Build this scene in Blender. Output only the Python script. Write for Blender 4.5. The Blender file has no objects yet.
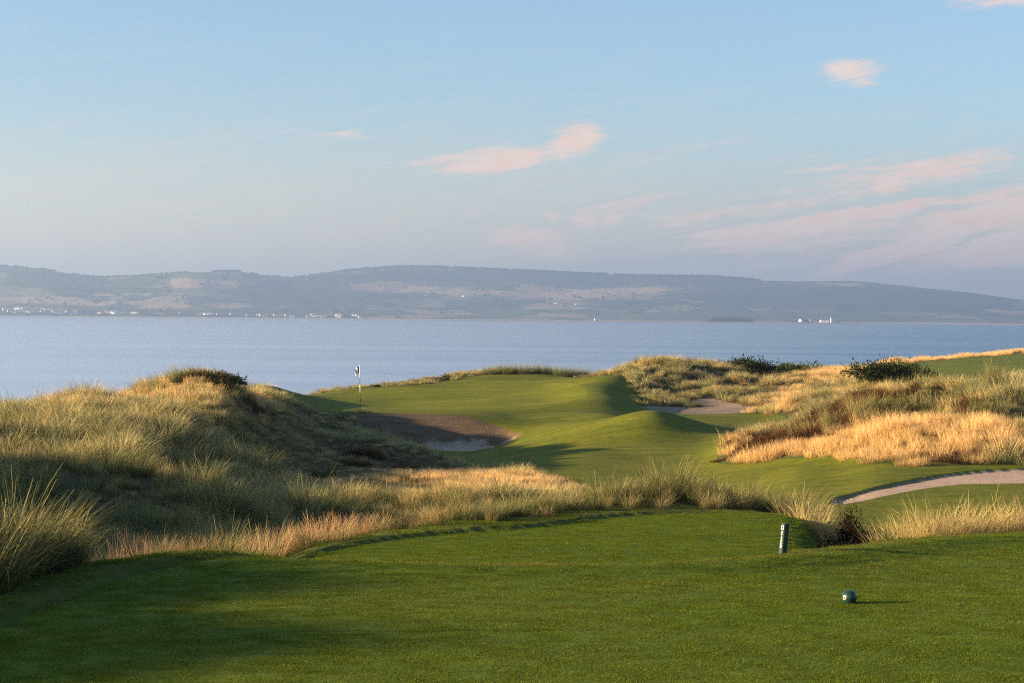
import bpy, math, random
import numpy as np
from mathutils import Matrix, Vector

R = math.radians
scn = bpy.context.scene
root_col = scn.collection
rng = np.random.default_rng(7)
random.seed(7)

# ------------------------------------------------------------------ camera
F, EYE = 2000.0, 15.0                      # focal length in pixels, eye height above the sea
cam_data = bpy.data.cameras.new('camera')
cam_data.sensor_width = 36.0
cam_data.lens = F * 36.0 / 1024.0
cam_data.clip_start, cam_data.clip_end = 0.5, 60000.0
cam = bpy.data.objects.new('camera', cam_data)
root_col.objects.link(cam)
cam.matrix_world = (Matrix.Translation((0, 0, EYE)) @ Matrix.Rotation(R(90) - 24.5 / F, 4, 'X')
                    @ Matrix.Rotation(R(0.46), 4, 'Z'))
scn.camera = cam

# ------------------------------------------------------------------ light
SUN_EL, SUN_AZ = R(11.2), R(-99.0)         # azimuth from +Y towards +X: the sun is on the left, a touch behind us
sun_dir = Vector((math.sin(SUN_AZ) * math.cos(SUN_EL), math.cos(SUN_AZ) * math.cos(SUN_EL), math.sin(SUN_EL)))
sd = bpy.data.lights.new('sun', 'SUN')
sd.energy, sd.angle, sd.color = 5.0, R(0.55), (1.0, 0.725, 0.44)
sun = bpy.data.objects.new('sun', sd)
root_col.objects.link(sun)
sun.rotation_euler = sun_dir.to_track_quat('Z', 'Y').to_euler()

scn.view_settings.view_transform = 'Standard'
scn.view_settings.look = 'None'
scn.view_settings.gamma = 1.0
scn.view_settings.exposure = 2.02
scn.view_settings.use_curve_mapping = False
scn.render.engine = 'CYCLES'
scn.cycles.use_denoising = False
scn.cycles.use_adaptive_sampling = False
scn.cycles.pixel_filter_type = 'BLACKMAN_HARRIS'
scn.cycles.filter_width = 1.15
scn.cycles.max_bounces = 5
scn.cycles.diffuse_bounces = 3
scn.cycles.glossy_bounces = 2
scn.cycles.transmission_bounces = 2
scn.cycles.volume_bounces = 0
scn.cycles.transparent_max_bounces = 8
scn.cycles.sample_clamp_indirect = 1.5
scn.cycles.sample_clamp_direct = 6.0

# ------------------------------------------------------------------ node helpers
class NT:
    def __init__(self, tree):
        self.t = tree
        tree.nodes.clear()
    def n(self, kind, **kw):
        nd = self.t.nodes.new(kind)
        for k, v in kw.items():
            setattr(nd, k, v)
        return nd
    def l(self, a, b):
        self.t.links.new(a, b)
    def setin(self, sock, v):
        if hasattr(v, 'is_output') or isinstance(v, bpy.types.NodeSocket):
            self.l(v, sock)
        else:
            sock.default_value = v
    def math(self, op, a, b=None, clamp=False):
        nd = self.n('ShaderNodeMath', operation=op, use_clamp=clamp)
        self.setin(nd.inputs[0], a)
        if b is not None:
            self.setin(nd.inputs[1], b)
        return nd.outputs[0]
    def vmath(self, op, a, b=None):
        nd = self.n('ShaderNodeVectorMath', operation=op)
        self.setin(nd.inputs[0], a)
        if b is not None:
            self.setin(nd.inputs[1], b)
        return nd.outputs['Value'] if op in ('LENGTH', 'DOT_PRODUCT', 'DISTANCE') else nd.outputs[0]
    def noise(self, vec, scale, detail=4.0, rough=0.55, dist=0.0):
        nd = self.n('ShaderNodeTexNoise')
        if vec is not None:
            self.l(vec, nd.inputs['Vector'])
        nd.inputs['Scale'].default_value = scale
        nd.inputs['Detail'].default_value = detail
        nd.inputs['Roughness'].default_value = rough
        nd.inputs['Distortion'].default_value = dist
        return nd.outputs['Fac']
    def ramp(self, fac, stops, interp='LINEAR'):
        nd = self.n('ShaderNodeValToRGB')
        cr = nd.color_ramp
        cr.interpolation = interp
        while len(cr.elements) < len(stops):
            cr.elements.new(0.5)
        for e, (p, c) in zip(cr.elements, stops):
            e.position = p
            e.color = (*c, 1.0) if len(c) == 3 else c
        self.l(fac, nd.inputs[0])
        return nd.outputs[0]
    def mix(self, fac, a, b, blend='MIX'):
        nd = self.n('ShaderNodeMix', data_type='RGBA', blend_type=blend)
        self.setin(nd.inputs[0], fac)
        self.setin(nd.inputs[6], a if not isinstance(a, tuple) else (*a[:3], 1.0))
        self.setin(nd.inputs[7], b if not isinstance(b, tuple) else (*b[:3], 1.0))
        return nd.outputs[2]
    def mapr(self, v, a, b, c=0.0, d=1.0, smooth=False):
        nd = self.n('ShaderNodeMapRange', interpolation_type='SMOOTHSTEP' if smooth else 'LINEAR')
        self.setin(nd.inputs[0], v)
        for i, x in enumerate((a, b, c, d)):
            nd.inputs[i + 1].default_value = x
        return nd.outputs[0]
    def scale(self, vec, s):
        nd = self.n('ShaderNodeMapping')
        self.l(vec, nd.inputs[0])
        nd.inputs['Scale'].default_value = s
        return nd.outputs[0]
    def attr(self, name, kind='GEOMETRY'):
        nd = self.n('ShaderNodeAttribute', attribute_type=kind, attribute_name=name)
        return nd

# ------------------------------------------------------------------ sky with cirrus
world = bpy.data.worlds.new('World')
scn.world = world
world.use_nodes = True
w = NT(world.node_tree)
sky = w.n('ShaderNodeTexSky', sky_type='NISHITA')
sky.sun_disc = False
sky.sun_elevation = SUN_EL
sky.sun_rotation = SUN_AZ % (2 * math.pi)
sky.altitude = 20.0
sky.air_density, sky.dust_density, sky.ozone_density = 1.0, 0.5, 3.0
SKY = 0.058
direction = w.n('ShaderNodeTexCoord').outputs['Generated']
sp = w.n('ShaderNodeSeparateXYZ')
w.l(direction, sp.inputs[0])
yy = w.math('MAXIMUM', sp.outputs[1], 0.05)
cu, cv = w.math('DIVIDE', sp.outputs[0], yy), w.math('DIVIDE', sp.outputs[2], yy)
cb = w.n('ShaderNodeCombineXYZ')
w.l(cu, cb.inputs[0]); w.l(cv, cb.inputs[1])
uv = cb.outputs[0]
warp = w.n('ShaderNodeTexNoise')
w.l(w.scale(uv, (14, 40, 1)), warp.inputs['Vector'])
warp.inputs['Scale'].default_value = 1.0
warp.inputs['Detail'].default_value = 5.0
off = w.vmath('SUBTRACT', warp.outputs['Color'], (0.5, 0.5, 0.5))
off = w.vmath('MULTIPLY', off, (0.030, 0.010, 0.0))
uvw = w.vmath('ADD', uv, off)
tl = w.n('ShaderNodeMapping'); w.l(uvw, tl.inputs[0]); tl.inputs['Rotation'].default_value = (0, 0, R(-9))
fib = w.noise(w.scale(tl.outputs[0], (9, 120, 1)), 1.0, 9.0, 0.66, 0.6)
fib2 = w.noise(w.scale(tl.outputs[0], (30, 290, 1)), 1.0, 8.0, 0.68, 0.8)
puff = w.noise(w.scale(uv, (70, 110, 1)), 1.0, 7.0, 0.62, 0.4)

def hor(px):
    return 317.0 + 0.008 * (px - 512.0)

def streaks(items):
    tot = None
    for px, py, rx, ry, ang, wt in items:
        mp = w.n('ShaderNodeMapping', vector_type='TEXTURE')
        w.l(uvw, mp.inputs[0])
        mp.inputs['Location'].default_value = ((px - 512) / F, (hor(px) - py) / F, 0)
        mp.inputs['Rotation'].default_value = (0, 0, R(ang))
        mp.inputs['Scale'].default_value = (rx * 1.55 / F, ry * 1.55 / F, 1)
        v = w.mapr(w.vmath('LENGTH', mp.outputs[0]), 1.0, 0.05, 0.0, wt, True)
        tot = v if tot is None else w.math('ADD', tot, v)
    return tot

bright = streaks([(488, 160, 58, 11, 3, 1.2), (574, 141, 24, 17, 14, 1.15), (535, 150, 50, 7, 10, .22), (420, 158, 60, 7, 0, .3), (852, 72, 34, 17, -8, .75),
                  (820, 220, 125, 7, 8, 1.3), (760, 236, 80, 5, 9, .9), (880, 258, 70, 7, 16, 1.0), (950, 232, 105, 9, 19, 1.5), (1010, 208, 90, 17, 12, .9), (840, 240, 160, 22, 6, .55),
                  (530, 240, 62, 14, -14, .85), (548, 218, 9, 7, 0, .7), (580, 218, 12, 8, 0, .8), (605, 218, 12, 7, 0, .55), (565, 219, 8, 5, 0, .5),
                  (890, 170, 120, 26, 5, .5), (885, 189, 18, 8, -5, .6), (640, 215, 110, 32, -10, .3), (960, 165, 60, 12, 4, .35),
                  (360, 134, 70, 6, -3, .28), (330, 160, 90, 6, 4, .12), (1000, 5, 60, 8, 0, .4), (760, 205, 110, 12, 10, .45), (985, 258, 90, 16, 8, .8), (1040, 238, 80, 22, 10, .8), (700, 150, 120, 14, 4, .16),
                  (1040, 180, 60, 10, 12, .5)])
dark = streaks([(720, 257, 150, 5, 4, .8), (560, 268, 90, 6, 3, .35), (880, 262, 90, 8, 6, .4), (930, 275, 140, 16, 0, .45)])
grain = w.math('ADD', w.math('ADD', w.math('MULTIPLY', fib, .45), w.math('MULTIPLY', fib2, .40)), w.math('MULTIPLY', puff, .15))
grain = w.math('MULTIPLY', w.math('SUBTRACT', grain, .5), 4.2)
body = w.math('MINIMUM', bright, .95)
cloud = w.mapr(w.math('ADD', w.math('SUBTRACT', w.math('MULTIPLY', body, 1.1), .06), grain), -.05, 1.05, 0.0, 1.0, True)
cloud = w.math('MULTIPLY', cloud, w.mapr(bright, .02, .3, 0, 1, True))
veil = w.math('MULTIPLY', w.mapr(w.math('ADD', grain, .5), 0.2, 1.3, 0.0, 0.42, True), w.mapr(cv, 0.16, 0.03, 0.08, 1.0, True))
cloud = w.math('ADD', cloud, veil, clamp=True)
front = w.mapr(sp.outputs[1], 0.1, 0.4, 0.0, 1.0, True)
cloud = w.math('MULTIPLY', cloud, front)
dk = w.math('MULTIPLY', w.math('MULTIPLY', dark, w.mapr(fib, 0.25, 0.65, 0.4, 1.0)), 0.55, clamp=True)
dk = w.math('MULTIPLY', dk, front)
base = w.mix(1.0, sky.outputs[0], (1.03, .985, 1.01), 'MULTIPLY')
PINK = (4.7, 3.2, 2.5)                    # in the sky's own units, before the strength
DUSK = (1.9, 1.6, 1.85)
lowveil = w.math('MULTIPLY', w.mapr(cv, .115, .0, 0.0, .78, True), w.mapr(fib, .2, .7, .85, 1.0))
base = w.mix(lowveil, base, w.mix(w.mapr(cu, -.27, .27), (4.9, 4.1, 3.35), (2.35, 2.10, 2.15)))    # thin high cloud thickening towards the horizon
s1 = w.mix(dk, base, DUSK)
s2 = w.mix(w.math('MULTIPLY', cloud, 0.92), s1, w.mix(w.mapr(puff, .35, .65), PINK, (4.5, 3.55, 3.05)))
bg = w.n('ShaderNodeBackground')
w.l(s2, bg.inputs[0])
bg.inputs[1].default_value = SKY
wo = w.n('ShaderNodeOutputWorld')
w.l(bg.outputs[0], wo.inputs[0])

# ------------------------------------------------------------------ numeric helpers
def pchip(x, y, xi):
    x, y, xi = np.asarray(x, float), np.asarray(y, float), np.asarray(xi, float)
    h = np.diff(x); dl = np.diff(y) / h
    m = np.zeros_like(y)
    m[0], m[-1] = dl[0], dl[-1]
    for i in range(1, len(x) - 1):
        if dl[i - 1] * dl[i] > 0:
            w1, w2 = 2 * h[i] + h[i - 1], h[i] + 2 * h[i - 1]
            m[i] = (w1 + w2) / (w1 / dl[i - 1] + w2 / dl[i])
    xi = np.clip(xi, x[0], x[-1])
    k = np.clip(np.searchsorted(x, xi) - 1, 0, len(x) - 2)
    t = (xi - x[k]) / h[k]
    return ((1 + 2 * t) * (1 - t) ** 2 * y[k] + t * (1 - t) ** 2 * h[k] * m[k]
            + t * t * (3 - 2 * t) * y[k + 1] + t * t * (t - 1) * h[k] * m[k + 1])

def vnoise(x, y, seed=0):
    xi, yi = np.floor(x).astype(np.int64), np.floor(y).astype(np.int64)
    fx, fy = x - xi, y - yi
    fx, fy = fx * fx * fx * (fx * (fx * 6 - 15) + 10), fy * fy * fy * (fy * (fy * 6 - 15) + 10)
    def hsh(a, b):
        n = (a * 374761393 + b * 668265263 + seed * 974711) & 0xffffffff
        n = ((n ^ (n >> 13)) * 1274126177) & 0xffffffff
        return ((n ^ (n >> 16)) & 0xffff) / 65535.0
    v0 = hsh(xi, yi) * (1 - fx) + hsh(xi + 1, yi) * fx
    v1 = hsh(xi, yi + 1) * (1 - fx) + hsh(xi + 1, yi + 1) * fx
    return v0 * (1 - fy) + v1 * fy

def fbm(x, y, oct=4, seed=0):
    s, a, tot = 0.0, 1.0, 0.0
    for i in range(oct):
        s = s + a * (vnoise(x, y, seed + i * 17) * 2 - 1)
        tot += a
        x, y, a = x * 2.03 + 11.7, y * 2.03 + 5.3, a * 0.5
    return s / tot

def sstep(x, a, b):
    t = np.clip((x - a) / (b - a), 0, 1)
    return t * t * (3 - 2 * t)

def poly_sd(poly, X, Y):
    """signed distance to a polygon, negative inside"""
    P = np.asarray(poly, float)
    d2 = np.full(X.shape, 1e18); ins = np.zeros(X.shape, bool)
    for i in range(len(P)):
        ax, ay = P[i]; bx, by = P[(i + 1) % len(P)]
        ex, ey = bx - ax, by - ay
        t = np.clip(((X - ax) * ex + (Y - ay) * ey) / (ex * ex + ey * ey + 1e-12), 0, 1)
        d2 = np.minimum(d2, (X - ax - t * ex) ** 2 + (Y - ay - t * ey) ** 2)
        c = (ay > Y) != (by > Y)
        with np.errstate(divide='ignore', invalid='ignore'):
            xc = ax + (Y - ay) / (by - ay) * ex
        ins ^= c & (X < xc)
    d = np.sqrt(d2)
    return np.where(ins, -d, d)

def smooth_poly(P, n=3):
    P = [tuple(p) for p in P]
    for _ in range(n):
        Q = []
        for i in range(len(P)):
            a, b = P[i], P[(i + 1) % len(P)]
            Q += [(a[0] * .75 + b[0] * .25, a[1] * .75 + b[1] * .25), (a[0] * .25 + b[0] * .75, a[1] * .25 + b[1] * .75)]
        P = Q
    return P

DMIN = 9.0
def wp(px, d):
    return ((px - 512.0) / F * d, d)
def wpoly(P, n=2):
    return smooth_poly([wp(*p) for p in P], n)

# ------------------------------------------------------------------ the lie of the links: height profiles (distance, height under the eye)
COLS = {
 -1400: [(4,-2.3),(7,-1.8),(10,-1.3),(16,-1.1),(22,-1.2),(30,-1.6),(45,-1.6),(60,-2.0),(80,-3.0),(110,-5),(160,-12),(330,-18)],
 -600: [(4,-2.3),(7,-2.3),(8.5,-2.0),(12,-1.6),(16,-1.25),(19,-1.6),(22,-1.75),(26,-1.3),(30,-1.0),(38,-1.1),(46,-1.5),(60,-2.0),(80,-3.0),(110,-5),(160,-12),(330,-18)],
 -200: [(4,-2.3),(10.5,-2.3),(12,-2.15),(16,-1.8),(20,-2.5),(23,-2.5),(27,-2.2),(30,-2.15),(38,-2.2),(46,-2.7),(60,-3.0),(75,-3.4),(95,-4.5),(160,-12),(330,-18)],
 0:    [(4,-2.3),(14.5,-2.3),(18,-2.38),(21,-2.85),(26,-3.6),(34,-3.7),(45,-3.4),(58,-3.4),(70,-3.75),(90,-5.2),(160,-12),(330,-18)],
 100:  [(4,-2.3),(17,-2.3),(19,-2.42),(24,-3.45),(33,-3.95),(45,-3.6),(60,-3.4),(77,-3.6),(95,-5.2),(160,-12),(330,-18)],
 200:  [(4,-2.3),(18.9,-2.32),(20,-2.5),(23,-2.95),(28,-3.6),(36,-4.05),(48,-4.15),(60,-4.05),(70,-3.5),(80,-2.92),(95,-4.4),(160,-12),(330,-18)],
 260:  [(4,-2.3),(18.8,-2.3),(20,-2.6),(23,-2.93),(28,-3.55),(36,-4.2),(48,-4.5),(60,-4.6),(72,-4.5),(82,-4.0),(92,-3.95),(105,-4.2),(115,-4.0),(130,-5.2),(160,-12),(330,-18)],
 330:  [(4,-2.3),(18.6,-2.3),(20,-2.65),(22.5,-2.9),(25,-2.93),(29,-3.4),(36,-4.1),(48,-4.4),(60,-4.85),(72,-5.25),(85,-5.4),(95,-5.35),(105,-5.0),(115,-5.1),(125,-5.2),(140,-5.3),(150,-6),(175,-12),(330,-18)],
 400:  [(4,-2.3),(18.4,-2.3),(20,-2.65),(22.5,-2.9),(26.5,-2.92),(30,-3.4),(38,-4.1),(48,-4.35),(60,-4.8),(72,-5.3),(85,-5.8),(94,-6.15),(99,-5.7),(102,-5.05),(108,-5.1),(124,-5.45),(140,-4.95),(150,-5.3),(180,-11),(330,-18)],
 470:  [(4,-2.3),(18.3,-2.3),(20,-2.65),(22.5,-2.9),(27.5,-2.92),(31,-3.2),(38,-4.1),(48,-4.4),(60,-5.0),(72,-5.6),(85,-6.05),(94,-6.3),(99,-5.9),(102,-5.15),(108,-5.1),(124,-5.3),(140,-4.85),(152,-4.45),(165,-5),(190,-11),(330,-18)],
 540:  [(4,-2.3),(18.35,-2.3),(20,-2.65),(22.5,-2.9),(28.5,-2.93),(32,-3.05),(38,-4.2),(48,-4.6),(60,-5.1),(72,-5.4),(85,-5.7),(95,-5.8),(104,-5.35),(112,-5.2),(124,-5.15),(140,-4.7),(155,-4.25),(165,-4.6),(190,-10),(330,-18)],
 600:  [(4,-2.3),(18.4,-2.3),(20,-2.65),(22.5,-2.9),(30,-2.93),(33,-3.0),(40,-4.3),(50,-4.8),(60,-5.1),(72,-5.3),(85,-5.5),(95,-5.55),(104,-5.3),(112,-5.15),(122,-4.85),(132,-4.25),(139,-4.12),(148,-4.5),(190,-9),(330,-18)],
 650:  [(4,-2.3),(18.5,-2.3),(20,-2.65),(22.5,-2.9),(30.3,-2.93),(34,-3.05),(40,-4.2),(50,-4.8),(60,-5.1),(72,-5.3),(85,-5.45),(95,-5.5),(104,-5.5),(112,-5.5),(122,-5.5),(132,-5.0),(142,-4.45),(154,-4.1),(170,-4.6),(195,-9),(330,-18)],
 700:  [(4,-2.3),(18.7,-2.3),(20.5,-2.65),(23,-2.9),(30.5,-2.93),(34,-3.1),(40,-4.1),(50,-4.7),(60,-5.0),(72,-5.2),(85,-5.4),(95,-5.5),(105,-5.6),(118,-5.6),(128,-5.4),(138,-4.9),(148,-4.05),(158,-3.95),(172,-4.6),(200,-9),(330,-18)],
 760:  [(4,-2.3),(19.2,-2.3),(20.7,-2.65),(23,-2.9),(30.3,-2.93),(34,-3.3),(40,-4.0),(50,-4.5),(60,-4.8),(67,-4.72),(75,-4.2),(84,-4.8),(94,-5.4),(105,-5.6),(118,-5.6),(128,-5.25),(140,-4.85),(150,-4.15),(160,-4.15),(175,-4.8),(205,-9),(330,-18)],
 800:  [(4,-2.3),(19.9,-2.3),(21.4,-2.7),(24,-2.95),(29.5,-2.95),(32,-3.3),(38,-3.95),(47,-4.25),(55,-4.5),(63,-4.55),(69,-4.2),(75,-3.92),(88,-5),(105,-5.4),(125,-5.1),(140,-4.6),(154,-4.1),(165,-4.2),(180,-4.8),(210,-8),(330,-18)],
 840:  [(4,-2.3),(20.3,-2.3),(21.6,-2.9),(24,-3.55),(28,-3.65),(31,-3.75),(38,-3.98),(47,-4.23),(54,-4.4),(60,-4.42),(66,-3.85),(75,-3.25),(90,-4.8),(105,-5.2),(125,-4.6),(140,-4.5),(155,-4.3),(165,-4.3),(185,-4.8),(215,-8),(330,-18)],
 880:  [(4,-2.3),(20.9,-2.3),(22.5,-2.9),(25,-3.4),(30,-3.75),(36,-3.92),(46,-4.18),(52,-4.22),(57,-4.24),(64,-3.7),(75,-2.95),(90,-4.5),(110,-4.4),(125,-4.1),(140,-4.3),(160,-4.5),(190,-4.5),(215,-4.45),(240,-7),(330,-18)],
 950:  [(4,-2.3),(21.3,-2.3),(22.8,-2.8),(25,-3.2),(30,-3.7),(36,-3.9),(44,-4.05),(51,-4.2),(56,-4.2),(63,-3.6),(75,-2.68),(90,-3.9),(110,-4.4),(135,-4.45),(160,-4.45),(190,-4.4),(230,-4.25),(262,-6.5),(330,-16)],
 1024: [(4,-2.3),(21.7,-2.3),(23,-2.7),(25,-3.05),(30,-3.6),(36,-3.9),(44,-4.0),(51,-4.15),(57,-4.2),(63,-3.45),(75,-2.25),(90,-3.4),(115,-4.4),(150,-4.45),(200,-4.3),(250,-4.05),(285,-4.3),(330,-10)],
 1200: [(4,-2.3),(22.3,-2.3),(24,-2.7),(27,-3.1),(32,-3.6),(38,-3.9),(46,-4.0),(54,-4.1),(60,-3.9),(66,-3.0),(75,-2.0),(90,-3.0),(115,-4.3),(150,-4.4),(200,-4.2),(250,-3.9),(290,-3.9),(330,-6)],
 1700: [(4,-2.3),(22.3,-2.3),(24,-2.7),(27,-3.1),(32,-3.5),(38,-3.8),(46,-3.8),(54,-3.6),(60,-3.2),(66,-2.5),(75,-2.0),(90,-3.0),(115,-4.2),(150,-4.3),(200,-4.2),(250,-3.9),(290,-3.9),(330,-6)],
}
LD0, LD1, ND = math.log(4.0), math.log(330.0), 620
ldg = np.linspace(LD0, LD1, ND)
cpx = sorted(COLS)
raw = np.array([pchip([math.log(a) for a, _ in COLS[c]], [b for _, b in COLS[c]], ldg) for c in cpx])
PX0, PX1, PST = -1400.0, 1700.0, 5.0
pxg = np.arange(PX0, PX1 + 0.1, PST)
TAB = np.array([pchip(cpx, raw[:, j], pxg) for j in range(ND)]).T
k3 = np.array([1, 4, 6, 4, 1], float) / 16
for _ in range(3):
    TAB = np.apply_along_axis(lambda a: np.convolve(np.pad(a, 2, 'edge'), k3, 'valid'), 0, TAB)
TAB = np.apply_along_axis(lambda a: np.convolve(np.pad(a, 2, 'edge'), k3, 'valid'), 1, TAB)

def px_of(X, Y):
    return 512.0 + F * X / np.maximum(Y, DMIN)

def base_z(X, Y):
    p = np.clip((px_of(X, Y) - PX0) / PST, 0, len(pxg) - 1.001)
    q = np.clip((np.log(np.clip(Y, 4.0, 330.0)) - LD0) / (LD1 - LD0) * (ND - 1), 0, ND - 1.001)
    i, j = p.astype(int), q.astype(int)
    a, b = p - i, q - j
    return (TAB[i, j] * (1 - a) * (1 - b) + TAB[i + 1, j] * a * (1 - b) + TAB[i, j + 1] * (1 - a) * b + TAB[i + 1, j + 1] * a * b)

# ------------------------------------------------------------------ the zones of the course, as outlines on the ground
TEE1 = smooth_poly([(-3.85,-9),(-3.9,4),(-3.88,12),(-3.72,14.8),(-3.42,17.3),(-3.02,18.6),(-2.4,18.75),(-.6,18.25),(1,18.4),(2.4,19.0),(3.9,20.6),(5.6,21.6),(8,22),(9,20),(9,-9)], 2)
TEE2 = wpoly([(262,22.9),(300,23.7),(340,25.2),(450,26.9),(540,27.7),(615,29.4),(690,30.0),(770,30.3),(835,29.6),(842,27.5),(815,24),(800,21.8),(640,20.4),(400,20.4),(280,21)])
FAIR = wpoly([(430,90),(455,83),(490,75),(545,67),(600,58),(640,50),(700,43),(790,38.5),(842,33),(872,27),(905,24.8),(1150,24),(1200,45),(1130,52),(1024,58.5),(940,56.8),(890,57.5),(850,61.5),(790,65),(728,67.5),(712,71),(735,79),(762,90),(790,105),(785,114),(758,119),(700,116.5),(655,118),(641,123),(634,131),(625,139),(605,145),(575,150),(530,154),(480,151),(440,144),(400,143),(335,141),(292,134),(256,122),(246,112),(262,104),(310,104),(345,103.9),(385,103.6),(400,101),(420,98),(424,94)])
GREEN = wpoly([(330,120),(400,109),(470,107),(540,110),(585,117),(590,126),(572,135),(530,146),(480,145),(430,139),(370,137),(338,131)])
FIELD = wpoly([(893,190),(915,160),(945,140),(1010,125),(1200,112),(1500,130),(1500,270),(1200,270),(1024,252),(955,224),(908,204)])
BUNK = wpoly([(352,100.5),(362,103.2),(400,103.4),(450,103),(495,101),(522,98.6),(523,97),(505,94.6),(470,93.2),(430,93.6),(395,95),(365,98)])
SAND2 = wpoly([(634,120.5),(660,117.2),(715,116.5),(757,120.5),(764,123),(742,126.5),(724,130.5),(708,133),(694,131.5),(686,128),(650,125.5)])
PATH = wpoly([(833,45.0),(852,45.8),(880,47.4),(950,51.6),(1024,51.3),(1150,50.5),(1400,50),(1400,58),(1150,58.5),(1024,57.4),(950,55.2),(882,50.9),(852,49.0),(834,47.6)])
ZONES = dict(tee1=TEE1, tee2=TEE2, fair=FAIR, green=GREEN, field=FIELD, bunk=BUNK, sand=SAND2, path=PATH)

def all_sd(X, Y):
    return {k: poly_sd(P, X, Y) for k, P in ZONES.items()}

def blob(X, Y, items):
    px, ld = px_of(X, Y), np.log(np.maximum(Y, 4.0))
    s = 0.0
    for p, d, sp_, sl, wt in items:
        s = s + wt * np.exp(-0.5 * ((px - p) / sp_) ** 2 - 0.5 * ((ld - math.log(d)) / sl) ** 2)
    return s

MOUNDS = [(95,70,20,.04,.38),(30,56,22,.04,.2),(165,60,25,.05,.4),(120,48,28,.05,.38),(212,68,20,.05,.35),(60,40,24,.05,.3),(250,53,22,.05,.35),(180,41,24,.05,.3),(140,77,16,.02,-.22),(185,79,16,.02,.2),(860,69,14,.03,.3),(930,72,16,.03,.3),(985,68,16,.03,.35),(800,68,14,.025,.25),(650,146,26,.026,.62),(690,151,34,.024,.42),(622,136,18,.02,.35),(690,127,40,.03,-.2),(715,150,26,.025,.45),(845,150,30,.03,.5),(790,140,30,.03,.35),(596,124,22,.018,.2),(560,116,30,.015,.14),(560,96,24,.02,.2),(520,112,30,.015,.14),(682,97,26,.03,.22),(610,104,20,.015,.16),(545,129,26,.012,.14),(480,122,40,.01,.08),(640,93,52,.052,.95),(655,92,22,.04,.25),(588,113,30,.03,.22),(612,118,26,.026,.3),(575,106,26,.02,.12),(700,104,40,.03,.1),(600,84,70,.02,-.05),(520,86,50,.03,-.1)]

def height(X, Y, sds=None):
    sds = sds or all_sd(X, Y)
    z = base_z(X, Y) + blob(X, Y, MOUNDS)
    mown = np.minimum.reduce([sds[k] for k in ('tee1', 'tee2', 'fair', 'green', 'field', 'path', 'sand')])
    rough = sstep(mown, 0.1, 2.2) * sstep(sds['bunk'], 0.0, 2.0)
    z = z + rough * (0.36 * fbm(X / 3.6, Y / 4.4, 4, 3) + 0.34 * fbm(X / 11.0, Y / 14.0, 2, 9)) * np.clip(0.55 + Y / 110.0, 0.5, 1.15)
    # gentle rolling of the mown ground
    roll = sstep(-np.minimum(sds['fair'], sds['field']), 0.3, 4.0) * sstep(Y, 50, 70)
    z = z + roll * (0.10 * fbm(X / 9.0, Y / 12.0, 2, 21) + 0.03 * fbm(X / 3.0, Y / 4.0, 2, 23))
    # collars of longer grass stand a little proud of the tees
    for k, lo in (('tee1', -2.3), ('tee2', 1e9)):
        side = 1 - sstep(X, lo - 0.5, lo + 0.2) if k == 'tee1' else (1 - sstep(px_of(X, Y), 600, 760)) * sstep(Y, 22.3, 23.5)
        s = sds[k]
        z = z + side * (0.085 if k == 'tee1' else 0.05) * sstep(s, 0.0, 0.12) * (1 - sstep(s, 0.9, 1.6))
    # the front lip of the upper tee is a soft low ridge
    z = z + 0.06 * np.exp(-((sds['tee1'] + .35) / .35) ** 2) * sstep(Y, 17.2, 18.2)
    # bunker: flat sand floor, steep back face up to the lip of the green
    s = sds['bunk']
    zf = -6.38 + np.clip((Y - 98.4) / 4.0, 0, 1) ** 0.8 * 1.5
    wgt = sstep(-s, 0.0, 0.7)
    z = z * (1 - wgt) + np.minimum(zf, z + 0.02) * wgt
    # path: slightly sunk, with a soft kerb of turf
    z = z - 0.07 * sstep(-sds['path'], -0.05, 0.12)
    return z

# ------------------------------------------------------------------ ground as one sheet, cut along the outlines
rows = np.concatenate([np.linspace(-14, 8, 24, endpoint=False), np.exp(np.arange(math.log(8.0), math.log(329.0), 0.0068))])
uf = np.arange(-0.285, 0.2851, 0.00125)
uc = np.concatenate([np.linspace(-0.95, -0.29, 90), uf, np.linspace(0.29, 0.59, 45)])
GX = uc[None, :] * np.maximum(rows, DMIN + 2)[:, None]
GY = np.repeat(rows[:, None], len(uc), 1)
nr, nc = GX.shape
V = np.stack([GX.ravel(), GY.ravel()], 1)
S = all_sd(V[:, 0], V[:, 1])
Z = height(V[:, 0], V[:, 1], S)
Zg = Z.reshape(nr, nc)
P3 = np.stack([GX, GY, Zg + EYE], 2)
du = np.zeros_like(P3); dv = np.zeros_like(P3)
du[:, 1:-1] = P3[:, 2:] - P3[:, :-2]; du[:, 0] = P3[:, 1] - P3[:, 0]; du[:, -1] = P3[:, -1] - P3[:, -2]
dv[1:-1] = P3[2:] - P3[:-2]; dv[0] = P3[1] - P3[0]; dv[-1] = P3[-1] - P3[-2]
NRM = np.cross(du, dv)
NRM /= np.linalg.norm(NRM, axis=2, keepdims=True)

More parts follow.
